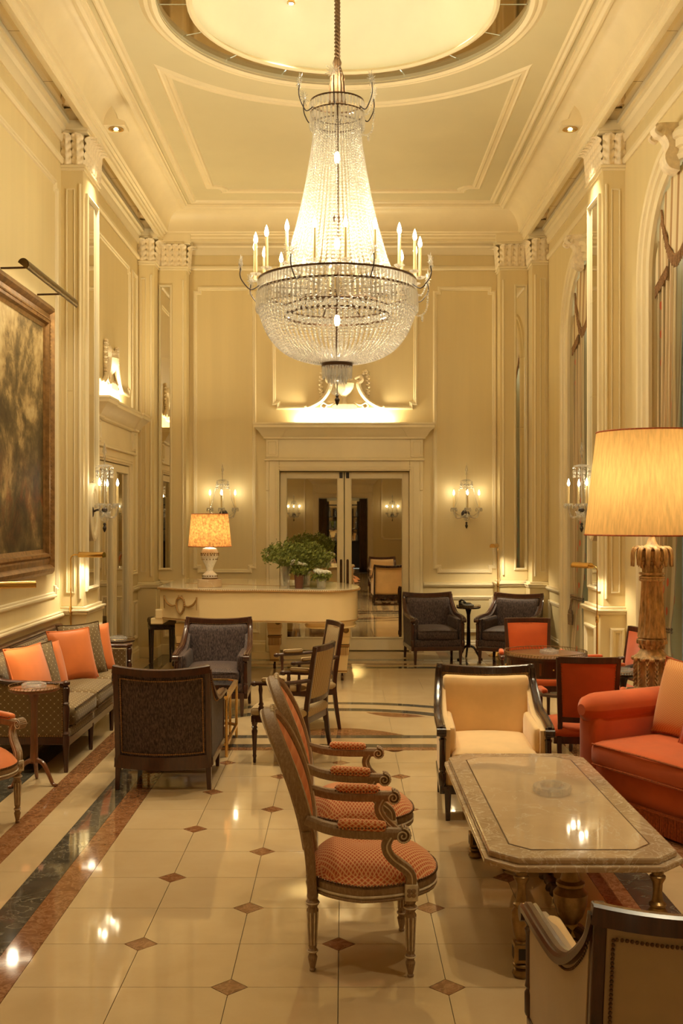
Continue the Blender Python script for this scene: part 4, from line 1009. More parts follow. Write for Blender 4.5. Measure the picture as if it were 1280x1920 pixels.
# ------------------------------------------------------------------ olive sofa by the side wall (local: front -y, facing +x in the room)
def olive_sofa():
    L2 = 1.075
    t = thing('wood_frame_sofa', 'olive patterned sofa with dark turned wood frame under the painting', 'sofa', (-2.165, 8.375, 0), facing(1, 0))
    f = 'olive_lattice'; wd = 'mahogany'
    # front -y; x from -L2 to L2
    for x in (-L2, L2, -.36, .36):
        mb = MB(); mb.lathe([(.013, 0), (.016, .02), (.015, .035), (.021, .16), (.024, .18), (.024, .20)], 12); mb.build('leg', wd, t, loc=(x, -.285, 0))
    for x in (-L2, L2):
        mb = MB(); mb.bar([(x, .285, 0), (x, .27, .2)], .04, .04, up=(0, 1, 0), scale=[.7, 1]); mb.build('leg', wd, t, bevel=.003, smooth=False)
    mb = MB(); mb.bar([(-L2, -.285, .205), (L2, -.285, .205)], .035, .055); mb.build('front_rail', wd, t, bevel=.004, smooth=False)
    mb = MB(); mb.rbox(-L2+.03, L2-.03, -.30, .28, .19, .30, .03, n=6); mb.build('seat_base', f, t)
    for k in range(3):
        w3 = (2*L2-.14)/3; x0_ = -L2+.07+w3*k
        mb = MB(); mb.rbox(x0_+.004, x0_+w3-.004, -.335, .18, .295, .43, .05, crown=.02, n=8); c = mb.build('seat_cushion', f, t, angle=70)
        mb = MB(); q = [(x0_+.02, -.325, .418), (x0_+w3/2, -.335, .425), (x0_+w3-.02, -.325, .418)]; mb.tube(q, .005, 5); mb.tube([(a, b2-.002, z-.11) for a, b2, z in q], .005, 5); mb.build('piping', 'bronze', c)
        mb = MB()
        def lean(q): return (q[0], q[1]+.20*(q[2]-.40), q[2])
        mb.rbox(x0_+.005, x0_+w3-.005, .14, .26, .40, .745, .05, n=8, warp=lean); mb.build('back_cushion', f, t, angle=70)
    mb = MB(); mb.bar([(-L2, .33, .775), (L2, .33, .775)], .05, .045); mb.tube([(-L2, .305, .785), (L2, .305, .785)], .010, 8); mb.tube([(-L2, .305, .765), (L2, .305, .765)], .010, 8); mb.build('top_rail', wd, t, bevel=.004, smooth=False)
    mb = MB(); mb.box(-L2, L2, .26, .32, .2, .76); mb.build('outer_back', f, t, bevel=.01, smooth=False)
    for s in (-1, 1):
        x = s*L2
        mb = MB(); mb.lathe([(.024, .20), (.024, .245), (.018, .255), (.026, .265), (.016, .28), (.022, .36), (.024, .44), (.017, .46), (.025, .47), (.017, .48), (.020, .52), (.025, .55), (.025, .575), (.012, .59), (.027, .598), (.027, .615), (.012, .625)], 14); mb.build('front_post', wd, t, loc=(x, -.285, 0))
        mb = MB(); A = spline([(x, .32, .74), (x, .26, .68), (x, .16, .625), (x, .0, .61), (x, -.29, .602)], 6); mb.sweep(A, [(-.022, -.014), (.022, -.014), (.024, .006), (.012, .015), (-.012, .015), (-.024, .006)]); arm = mb.build('arm', wd, t, angle=40)
        poly = [(-.27, .24), (.29, .24), (.29, .70)]+[(y, z-.02) for xx, y, z in A[4:]]
        poly[-1] = (-.27, poly[-1][1])
        mb = MB(); mb.prism(poly, x-s*.07, x+s*.008, lambda u, v, h: (h, u, v)); mb.build('arm_panel', f, t, bevel=.012)
        pth = [(x+s*.012, -.262, .25), (x+s*.012, -.262, .575), (x+s*.012, .15, .585), (x+s*.012, .27, .66), (x+s*.012, .275, .25), (x+s*.012, -.262, .25)]
        nails(walk(pth, .016), .0045).build('nail_trim', 'nail_gold', arm)
        mb = MB(); mb.bar([(x, -.28, .215), (x, .28, .215)], .03, .05); mb.build('side_rail', wd, t, bevel=.004, smooth=False)
    return t
olive_sofa()
def prop(label, x, y, z, w, mat, ang, tilt, pipe=None, g='cushions on the olive sofa', h=None):
    o = pillow(label, (x, y, z), (0, 0, 0), w, h or w, .15, mat, 'scatter_cushion', g, pipe)
    o.rotation_euler = (Matrix.Rotation(ang, 4, 'Z') @ Matrix.Rotation(tilt, 4, 'X')).to_euler(); return o
SA = facing(1, 0)
prop('large orange cushion at the front of the far sofa corner', -2.165, 8.62, .625, .43, 'orange_silk', SA-.62, -.30, 'orange_silk')
prop('dark patterned cushion standing behind the large orange cushion on the sofa', -2.14, 8.84, .64, .45, 'olive_lattice', SA-.60, -.28, 'bronze')
prop('orange cushion tucked in the far arm corner of the sofa, behind the patterned one', -2.12, 9.06, .62, .43, 'orange_silk', SA-.75, -.30)
prop('bright orange cushion at the near end of the sofa', -2.19, 7.52, .63, .42, 'orange_silk', SA-.35, -.32, 'orange_silk')
prop('dark patterned cushion between two orange ones at the near end of the sofa', -2.19, 7.72, .62, .42, 'olive_lattice', SA-.45, -.30, 'bronze')
prop('narrow-looking orange cushion leaning behind the near dark patterned cushion', -2.18, 7.90, .615, .40, 'orange_silk', SA-.45, -.28)

# ------------------------------------------------------------------ orange sofa
def orange_sofa():
    u = Vector((.47, -.883)); v = Vector((.883, .47))      # along the front, towards the back
    F = Vector((1.40, 6.36))
    # local: front -y -> world -v ; local x -> world u*?  (local x = rz rotation of +x)
    rz = facing(-v.x, -v.y); t = thing('orange_sofa', 'orange velvet sofa with rolled arm and fringe beside the marble table', 'sofa', (0, 0, 0), rz)
    L = 1.95; c = F+u*(L/2)+v*.45; t.location = (c.x, c.y, 0); f = 'orange_velvet'
    # local x axis in world:
    ex = Vector((cos(rz), sin(rz))); sg = 1 if ex.dot(u) > 0 else -1     # arm by F sits at local x = -sg*L/2
    xa = -sg*L/2
    for s_, nm in ((-sg, 1), (sg, 0)):
        x = s_*L/2
        # rolled arm: profile in x-z extruded along y with a rounded nose
        def roll(i, j):
            y = -.44+.86*i; a = 2*pi*j; nose = min(1, sqrt(max(0, 1-((.16-i)/.16)**2)) if i < .16 else 1)
            r = .098*(.35+.65*nose); return (x+s_*.0+r*cos(a), y, .595+r*.95*sin(a)-.0)
        mb = MB(); mb.grid(roll, 20, 20); mb.add([roll(0, k/20) for k in range(20)], [tuple(range(20))]); arm = mb.build('arm', f, t, angle=80)
        mb = MB(); mb.rbox(x-.085, x+.085, -.405, .42, .10, .60, .05, n=7); mb.build('arm_front', f, arm)
    mb = MB(); mb.rbox(-L/2+.05, L/2-.05, -.40, .42, .10, .31, .04, n=7); mb.build('seat_base', f, t)
    for k in range(2):
        w2 = (L-.18)/2; x0_ = -L/2+.09+w2*k
        mb = MB(); mb.rbox(x0_+.003, x0_+w2-.003, -.47, .25, .285, .43, .05, crown=.025, n=9); cu = mb.build('seat_cushion', f, t, angle=70)
        mb = MB(); q = [(x0_+.03, -.462, .418), (x0_+w2/2, -.468, .424), (x0_+w2-.03, -.462, .418)]; mb.tube(q, .006, 6); mb.tube([(a, b2, z-.115) for a, b2, z in q], .006, 6); mb.build('piping', 'orange_fringe', cu)
        mb = MB(); mb.rbox(x0_+.01, x0_+w2-.01, .14, .34, .40, .80, .07, n=8, warp=lambda q: (q[0], q[1]+.22*(q[2]-.4), q[2])); mb.build('back_cushion', f, t, angle=70)
    mb = MB(); mb.rbox(-L/2+.05, L/2-.05, .30, .46, .10, .78, .06, n=7); mb.build('sofa_back', f, t)
    # bullion fringe down to the floor
    mb = MB(); pth = walk([(-L/2-.07, .40, 0), (-L/2-.07, -.385, 0), (-L/2+.04, -.42, 0), (L/2-.04, -.42, 0), (L/2+.07, -.385, 0), (L/2+.07, .40, 0)], .0115)
    for i, p in enumerate(pth): mb.tube([(p[0], p[1], .125), (p[0]+random.uniform(-.002, .002), p[1]-.003, .012)], [.004, .0062], 5)
    mb.build('bullion_fringe', 'orange_fringe', t); mb = MB(); mb.tube([(-L/2-.07, .40, .128), (-L/2-.07, -.385, .128), (-L/2+.04, -.42, .128), (L/2-.04, -.42, .128), (L/2+.07, -.385, .128)], .009, 6); mb.build('fringe_cord', 'orange_fringe', t)
    return t, u, v, F, rz
_, u_, v_, F_, rzS = orange_sofa()
def on_sofa(a, b2): q = F_+u_*a+v_*b2; return q.x, q.y
x, y = on_sofa(.335, .50); o = prop('woven orange and cream cushion against the arm of the orange sofa', x, y, .665, .46, 'orange_weave', rzS-.10, -.26, 'orange_fringe', 'cushions on the orange sofa')
x, y = on_sofa(.66, .40); o = prop('plain deep orange cushion cut off by the photo edge on the orange sofa', x, y, .645, .42, 'orange_velvet', rzS+.06, -.28, 'orange_fringe', 'cushions on the orange sofa')
# ------------------------------------------------------------------ tables
def octagon(x0, x1, y0, y1, c): return [(x0+c, y0), (x1-c, y0), (x1, y0+c), (x1, y1-c), (x1-c, y1), (x0+c, y1), (x0, y1-c), (x0, y0+c)]
def marble_table():
    t = thing('marble_coffee_table', 'long marble-topped coffee table with canted corners on turned bronze legs', 'coffee table', (.93, 4.97, 0))
    a, b2 = .385, .92
    mb = MB(); mb.prism(octagon(-a, a, -b2, b2, .105), .395, .42); top = mb.build('top_slab', 'marble_edge', t, bevel=.006, smooth=False)
    mb = MB(); mb.prism(octagon(-a+.02, a-.02, -b2+.02, b2-.02, .10), .418, .447); mb.build('top_border', 'marble_edge', t, bevel=.009, smooth=False)
    mb = MB(); mb.prism(octagon(-a+.105, a-.105, -b2+.115, b2-.115, .075), .440, .4482); mb.build('inlay_line', 'mahogany', t, smooth=False)
    mb = MB(); mb.prism(octagon(-a+.111, a-.111, -b2+.121, b2-.121, .073), .440, .4488); mb.build('top_inset', 'marble_top', t, smooth=False)
    prof = [(.030, 0), (.036, .012), (.030, .028), (.022, .032), (.034, .042), (.034, .05), (.022, .058)]
    up = [(.022, .128), (.016, .135), (.026, .145), (.034, .175), (.040, .215), (.038, .245), (.026, .262), (.032, .268), (.032, .276), (.022, .284), (.017, .32), (.019, .352), (.030, .372), (.030, .380), (.022, .384), (.024, .397)]
    for x in (-.255, .26):
        for y in (-.90, .52):
            mb = MB(); mb.lathe(prof, 18); mb.lathe(up, 20); leg = mb.build('leg', 'old_bronze', t, loc=(x, y+.0, 0))
            mb = MB(); mb.box(-.032, .032, -.032, .032, .058, .128); blk = mb.build('leg_block', 'old_bronze', leg, bevel=.003, smooth=False)
            mb = MB()
            for q in (-1, 1): mb.box(-.016, .016, q*.0325-.001, q*.0325+.001, .072, .114); mb.box(q*.0325-.001, q*.0325+.001, -.016, .016, .072, .114)
            mb.build('block_inset', 'iron', leg, smooth=False, kind='stuff')
    # middle balusters on scrolled feet at both ends, joined by a twisted stretcher
    for yc in (-.71, .42):
        mb = MB(); mb.lathe([(.05, .09), (.035, .11), (.028, .13), (.05, .16), (.066, .21), (.068, .25), (.046, .275), (.056, .282), (.056, .292), (.04, .302), (.03, .34), (.04, .375), (.046, .385), (.046, .397)], 22); mb.build('middle_baluster', 'old_bronze', t, loc=(-.03, yc, 0))
        for q in range(4):
            a4 = pi/4+pi/2*q; pts = spline([(-.03, yc, .10), (-.03+.06*cos(a4), yc+.06*sin(a4), .085), (-.03+.12*cos(a4), yc+.12*sin(a4), .03), (-.03+.16*cos(a4), yc+.16*sin(a4), .016)], 6)
            mb = MB(); mb.tube(pts, [.03-.014*i/(len(pts)-1) for i in range(len(pts))], 10); mb.build('scroll_foot', 'bronze', t)
    mb = MB(); n = 96; pts = [(-.03, .40-1.06*i/n, .15) for i in range(n+1)]
    mb.sweep(pts, [(.024*cos(2*pi*k/10)*(1+.3*cos(2*(2*pi*k/10))), .024*sin(2*pi*k/10)*(1+.3*cos(2*(2*pi*k/10)))) for k in range(10)], scale=[.75+.35*abs(sin(i*.26)) for i in range(n+1)], twist=14*pi); mb.build('twisted_stretcher', 'bronze', t)
    mb = MB(); mb.bar([(-.255, .52, .093), (.26, .52, .093)], .035, .035); mb.build('cross_stretcher', 'bronze', t, bevel=.004, smooth=False)
    return t
marble_table()
def ashtray(label, loc, r, rim, group='glass ashtrays'):
    t = MB(); t.lathe([(r*.9, 0), (r, .006), (r, rim), (r*.95, rim+.004), (r*.62, rim+.003), (r*.55, .012), (0, .011)], 32)
    o = t.build('ashtray', 'crystal_clear', loc=loc); tag(o, label, 'ashtray', group)
    m = MB(); m.lathe([(r*.62, rim+.002), (r*.60, rim+.016), (r*.53, rim+.016), (r*.50, .014)], 32, caps=False); m.build('inner_bowl', 'ash_glass', o)
    m = MB()
    for k in range(10): a = 2*pi*k/10; m.sphere((r*.98*cos(a), r*.98*sin(a), rim*.55), (r*.10, r*.10, rim*.5), 8, 6)
    m.build('cut_facets', 'ash_glass', o, kind='stuff'); return o
ashtray('clear glass ashtray on the marble coffee table', (.975, 5.02, .4495), .088, .034)

def glass_table():
    t = thing('glass_coffee_table', 'low brass-framed coffee table with smoked glass top between the dark armchairs', 'coffee table', (-1.22, 8.13, 0))
    a, b2, z = .39, .425, .45
    def frame(zz, nm, w_=.03, h_=.035):
        m = MB()
        m.moulding(octagon(-a, a, -b2, b2, .07), [(0, zz), (0, zz+h_), (w_, zz+h_), (w_, zz)], True, lambda u, v, h: (u, v, h)); m.add([], [])
        return m.build(nm, 'brass', t, bevel=.002, smooth=False)
    frame(z-.035, 'top_frame'); frame(.085, 'lower_frame', .022, .02)
    m = MB(); m.prism(octagon(-a+.02, a-.02, -b2+.02, b2-.02, .07), z-.018, z-.006); m.build('glass_top', 'dark_glass', t, smooth=False)
    for x in (-1, 1):
        for y in (-1, 1):
            for k in (0, 1):
                m = MB(); m.tube([(x*(a-.012-.055*k), y*(b2-.065+.05*k), 0), (x*(a-.012-.055*k), y*(b2-.065+.05*k), z-.03)], .011, 10); m.build('leg', 'brass', t)
    return t
glass_table()
def tripod_table(label, loc, r, h, woodm, rim, group='small pedestal tables', fat=1.0):
    t = thing('pedestal_table', label, 'side table', loc, random.uniform(0, .5), group)
    m = MB(); m.lathe([(0, h-.018), (r*.93, h-.018), (r, h-.010), (r, h), (0, h)], 36); top = m.build('table_top', woodm, t)
    m = MB(); m.lathe([(r-.004, h), (r-.002, h+.004), (r-.006, h+.005)], 36, caps=False); m.tube([(r*.985*cos(2*pi*k/36), r*.985*sin(2*pi*k/36), h+.020) for k in range(36)], .0022, 5, True)
    for k in range(40): a = 2*pi*k/40; m.tube([(r*.985*cos(a), r*.985*sin(a), h), (r*.985*cos(a+.06), r*.985*sin(a+.06), h+.02)], .0020, 4)
    m.build('gallery', rim, top)
    m = MB(); m.lathe([(.03, .14), (.034, .15), (.030, .165), (.026*fat, .18), (.021*fat, .40), (.022*fat, h-.10), (.03, h-.06), (.04, h-.03), (.05, h-.018)], 8); m.build('stem', woodm, t, angle=20)
    for k in range(3):
        a = pi/2+2*pi*k/3; pts = spline([(.015*cos(a), .015*sin(a), .16), (.07*cos(a), .07*sin(a), .14), (.115*cos(a), .115*sin(a), .07), (.145*cos(a), .145*sin(a), .015), (.175*cos(a), .175*sin(a), .008)], 6)
        m = MB(); m.tube(pts, [.018, .018]+[.016-.006*i/(len(pts)-3) for i in range(len(pts)-2)], 8); m.build('leg', woodm, t)
    return t
tripod_table('round pedestal side table with pierced brass rim by the near arm of the olive sofa', (-2.005, 6.98, 0), .162, .625, 'red_wood', 'old_bronze')
ashtray('round glass ashtray on the side table by the near sofa arm', (-2.005, 6.98, .626), .078, .026)
tripod_table('dark round side table with pierced rim beyond the far arm of the olive sofa', (-2.10, 10.02, 0), .160, .585, 'dark_wood', 'old_bronze')
ashtray('pressed glass ashtray on the side table beyond the olive sofa', (-2.10, 10.02, .586), .085, .026)
tripod_table('small dark pedestal table carrying the telephone between two dark armchairs', (1.53, 13.12, 0), .148, .635, 'dark_wood', 'old_bronze')
tripod_table('dark side table with pierced rim behind the orange sofa arm', (2.03, 7.80, 0), .125, .60, 'dark_wood', 'old_bronze')
ashtray('cut crystal ashtray on the dark side table behind the orange sofa', (2.03, 7.80, .601), .085, .028)
t = thing('telephone', 'black desk telephone on the small pedestal table', 'telephone', (1.50, 13.10, .636), .3)
m = MB(); m.prism([(-.075, 0), (.075, 0), (.075, .028), (-.05, .055), (-.075, .05)], -.07, .07, lambda u, v, h: (h, -u, v)); m.build('body', 'black_plastic', t, bevel=.006, smooth=False)
m = MB(); m.tube(spline([(-.052, .07, .062), (-.055, .03, .082), (-.055, -.03, .082), (-.052, -.07, .062)], 6), .013, 8); m.sphere((-.052, .07, .060), (.02, .022, .016), 10, 6); m.sphere((-.052, -.07, .060), (.02, .022, .016), 10, 6); m.build('handset', 'black_plastic', t)
m = MB()
for i in range(3):
    for j in range(4): m.box(.002+i*.018, .013+i*.018, -.035+j*.016, -.024+j*.016, .052, .058)
m.build('keypad', 'trim', t, smooth=False, kind='stuff')

def drum_table():
    t = thing('drum_table', 'round mahogany drum table with brass gallery among the orange chairs', 'table', (1.53, 8.12, 0)); r, h = .31, .70
    m = MB(); m.lathe([(r-.03, h-.15), (r-.02, h-.14), (r-.02, h-.02), (r, h-.016), (r, h), (0, h)], 44); top = m.build('drum', 'mahogany', t)
    m = MB(); m.lathe([(r-.035, h+.001), (0, h+.002)], 44); m.build('leather_top', 'red_wood', top)
    m = MB(); m.tube([(r*.985*cos(2*pi*k/44), r*.985*sin(2*pi*k/44), h+.024) for k in range(44)], .003, 5, True)
    for k in range(80): a = 2*pi*k/80; m.tube([(r*.985*cos(a), r*.985*sin(a), h), (r*.985*cos(a+.03), r*.985*sin(a+.03), h+.024)], .0022, 4)
    m.build('gallery', 'old_bronze', top)
    for k in range(4):
        a = pi/4+pi/2*k; m = MB(); m.lathe([(.012, 0), (.016, .03), (.014, .05), (.022, .40), (.026, .45), (.020, .47), (.026, .48), (.026, .56)], 12); m.build('leg', 'mahogany', t, loc=(.22*cos(a), .22*sin(a), 0))
        m = MB(); rr = r-.0195; m.prism([(-.10, h-.125), (.10, h-.125), (.10, h-.035), (-.10, h-.035)], -.004, .004, lambda u, v, q, a=a, rr=rr: ((rr+q-.0*u)*cos(a-pi/4+u/rr), (rr+q)*sin(a-pi/4+u/rr), v)); dr = m.build('drawer', 'red_wood', top, smooth=False)
        m = MB(); m.sphere((rr*cos(a-pi/4)+.008*cos(a-pi/4), rr*sin(a-pi/4)+.008*sin(a-pi/4), h-.08), .008, 8, 6); m.build('knob', 'brass', top)
    return t
drum_table()
ashtray('clear glass ashtray on the drum table', (1.56, 8.14, .703), .07, .022)

# piano stool
t = thing('piano_stool', 'dark wood stool with olive seat at the keyboard end of the piano', 'stool', (-2.13, 12.62, 0), .25)
for x in (-.12, .12):
    for y in (-.17, .17):
        m = MB(); m.lathe([(.012, 0), (.015, .03), (.012, .05), (.020, .38), (.022, .44)], 12); m.build('leg', 'dark_wood', t, loc=(x, y, 0))
m = MB(); m.rbox(-.15, .15, -.20, .20, .425, .475, .008, n=4); m.build('apron', 'dark_wood', t)
m = MB(); m.rbox(-.155, .155, -.205, .205, .470, .545, .03, crown=.02, n=7); m.build('seat_pad', 'green_velvet', t)

# ------------------------------------------------------------------ grand piano
def piano():
    t = thing('grand_piano', 'cream painted grand piano with gilt swags in front of the mirrored doors', 'piano', (0, 0, 0))
    out = spline([(-1.95, 11.36), (-1.55, 11.05), (-1.20, 10.99), (-.85, 10.98), (-.45, 10.90), (-.12, 10.88), (.10, 11.02), (.17, 11.30), (.12, 11.70), (-.10, 12.15), (-.50, 12.50), (-1.0, 12.70), (-1.5, 12.76), (-1.95, 12.76)], 6)
    def scaled(k): return [(-.9+(x+.9)*k, 11.75+(y-11.75)*k) for x, y in out]
    m = MB(); m.prism(scaled(.985), .655, .972); case = m.build('case', 'piano_paint', t, angle=30)
    m = MB(); m.prism(scaled(1.0), .978, .998); m.build('lid', 'piano_top', t, angle=30)
    P = scaled(1.004); m = MB(); m.tube([(x, y, .976) for x, y in P], .008, 6, True)
    for i, q in enumerate(walk([(x, y, .984) for x, y in P], .022)): m.bead(q, .008)
    m.build('lid_moulding', 'gilt_line', case, kind='stuff')
    m = MB(); m.tube([(x, y, .672) for x, y in scaled(.989)], .006, 6, True); m.build('case_line', 'gilt_line', case)
    m = MB(); m.bar([(-1.75, 11.9, .999), (-.35, 11.35, .999)], .012, .003); m.build('lid_joint', 'gilt_line', case, smooth=False)
    m = MB(); m.box(-2.03, -1.90, 11.34, 12.76, .60, .665); m.box(-1.98, -1.90, 11.33, 11.43, .66, .76); m.build('key_bed', 'piano_paint', t, bevel=.01, smooth=False)
    m = MB(); m.box(-2.0, -1.955, 11.45, 12.66, .665, .69); m.build('keyboard', 'ceramic', t, smooth=False)
    # rounded leg plinth under the tail
    pl = spline([(-.36, 11.05), (-.1, 10.95), (.08, 11.07), (.13, 11.32), (.08, 11.62), (-.12, 11.78), (-.36, 11.7)], 6, True)
    m = MB(); m.prism(pl, .60, .656); m.build('tail_plinth', 'piano_paint', t, angle=30)
    m = MB(); m.tube([(x, y, .603) for x, y in pl], .012, 8, True); m.build('plinth_moulding', 'piano_paint', t)
    legp = [(.055, .075), (.062, .09), (.062, .10), (.056, .115), (.080, .36), (.080, .375)]
    spots = [(-.01, 11.40), (-.78, 12.28), (-1.70, 11.50)]; L0 = None
    for (x, y) in spots:
        m = MB()
        sq = lambda r: [(-r, -r), (r, -r), (r, r), (-r, r)]
        m.sweep([(0, 0, z) for z in (.085, .10, .36)], sq(1), up=(0, 1, 0), scale=[.048, .05, .072]); leg = m.build('leg', 'piano_paint', t, bevel=.006, smooth=False, loc=(x, y, 0))
        m = MB(); m.box(-.085, .085, -.085, .085, .47, .60); m.sweep([(0, 0, z) for z in (.39, .43, .47)], sq(1), up=(0, 1, 0), scale=[.07, .074, .084]); blk = m.build('leg_block', 'piano_paint', leg, bevel=.006, smooth=False)
        m = MB()
        for z, r in ((.375, .078), (.105, .055)): m.box(-r, r, -r, r, z-.008, z+.008)
        m.build('collar', 'gilt_line', leg, bevel=.004, smooth=False)
        m = MB()
        for q in range(4):
            R4 = Matrix.Rotation(pi/2*q, 4, 'Z')
            for k in range(7):
                u = -.052+.0173*k; m.add(*(lambda b: (b.v, b.f))(MB().box(u-.004, u+.004, -.073, -.066, .275, .365)), M=R4)
        m.build('flutes', 'gilt_line', leg, smooth=False, kind='stuff')
        m = MB(); m.lathe([(.032*cos(a), .004*sin(a)) for a in [2*pi*i/8 for i in range(8)]], 20, M=Matrix.Translation((.04, -.087, .54)) @ Matrix.Rotation(pi/2, 4, 'X'), caps=False); m.sphere((.04, -.087, .54), (.016, .006, .016), 10, 6); m.build('rosette', 'gilt_line', leg)
        m = MB(); m.tube([(-.014, -.012, .030), (.014, -.012, .030)], .029, 14, up=(0, 0, 1)); m.tube([(0, 0, .085), (0, .01, .05), (0, -.012, .03)], .011, 8); m.build('caster', 'bronze', leg)
    # gilt swag and wreath on the near flank, by the keyboard
    c0, c1 = Vector((-1.92, 11.33)), Vector((-1.50, 11.02)); d = (c1-c0).normalized(); nrm = Vector((d.y, -d.x))
    def S(u, v, h=.006): q = Vector((-1.685, 11.150))+d*u; return (q.x+nrm.x*h, q.y+nrm.y*h, .835+v)
    m = MB(); wr_ = [(.055*sin(a)*(1-.25*cos(a)), -.02-.085*cos(a)) for a in [2*pi*i/24 for i in range(24)]]
    m.tube([S(u, v) for u, v in wr_], .009, 6, True)
    for i, (u, v) in enumerate(wr_): m.bead(S(u*1.05, v*1.02), .011)
    m.build('gilt_wreath', 'gilt_line', case, kind='stuff')
    for s in (-1, 1):
        m = MB(); pts = spline([(s*.235, .06), (s*.19, .0), (s*.12, -.028), (s*.055, -.015)], 8); m.tube([S(u, v) for u, v in pts], [.005+.008*sin(pi*i/(len(pts)-1)) for i in range(len(pts))], 6)
        m.tube([S(s*.235, .075), S(s*.235, -.06)], [.009, .004], 6); m.tube([S(s*.0, .055), S(s*.025, .085), S(s*.03, .055)], .005, 5); m.build('gilt_swag', 'gilt_line', case, kind='stuff')
    return t
piano()

# ------------------------------------------------------------------ lamps
def drum_shade(mb, r0, r1, z0, z1, seg=48): return mb.lathe([(r0, z0), (r1, z1)], seg, caps=False)
t = thing('table_lamp', 'table lamp with straw drum shade and white openwork base on the piano', 'lamp', (-1.40, 11.30, .999))
m = MB(); m.lathe([(.125, 0), (.128, .006), (.128, .078), (.122, .085), (0, .085)], 36); m.build('plinth', 'marble_top', t)
m = MB(); m.lathe([(.080, .085), (.082, .092), (.078, .096)], 30); m.build('foot_ring', 'gold_leaf', t)
m = MB(); m.lathe([(.078, .096), (.080, .125), (.062, .145), (.036, .165), (.032, .18), (.044, .215), (.068, .265), (.090, .32), (.092, .36), (.075, .40), (.04, .415), (.02, .42)], 32, flute=16, depth=.03); vs = m.build('vase_body', 'ceramic', t)
m = MB()
for z, r, k in ((.115, .0805, 18), (.352, .0925, 22), (.335, .092, 16), (.29, .08, 14)):
    for i in range(k): a = 2*pi*i/k+z*9; m.sphere((r*cos(a), r*sin(a), z), (.006, .006, .008), 6, 4)
m.build('openwork_holes', 'old_bronze', vs, kind='stuff')
m = MB(); drum_shade(m, .226, .192, .425, .765); m.build('lamp_shade', 'shade_straw', t)
m = MB(); m.tube([(.226*cos(2*pi*i/48), .226*sin(2*pi*i/48), .425) for i in range(48)], .004, 5, True); m.tube([(.192*cos(2*pi*i/48), .192*sin(2*pi*i/48), .765) for i in range(48)], .004, 5, True); m.build('shade_trim', 'orange_fringe', t)
m = MB(); m.sphere((0, 0, .60), .035, 12, 8); m.tube([(0, 0, .42), (0, 0, .57)], .010, 8); m.build('light_bulb', 'bulb', t)
lamp('POINT', (0, 0, .60), 6.5, WARM, .05, parent=t)

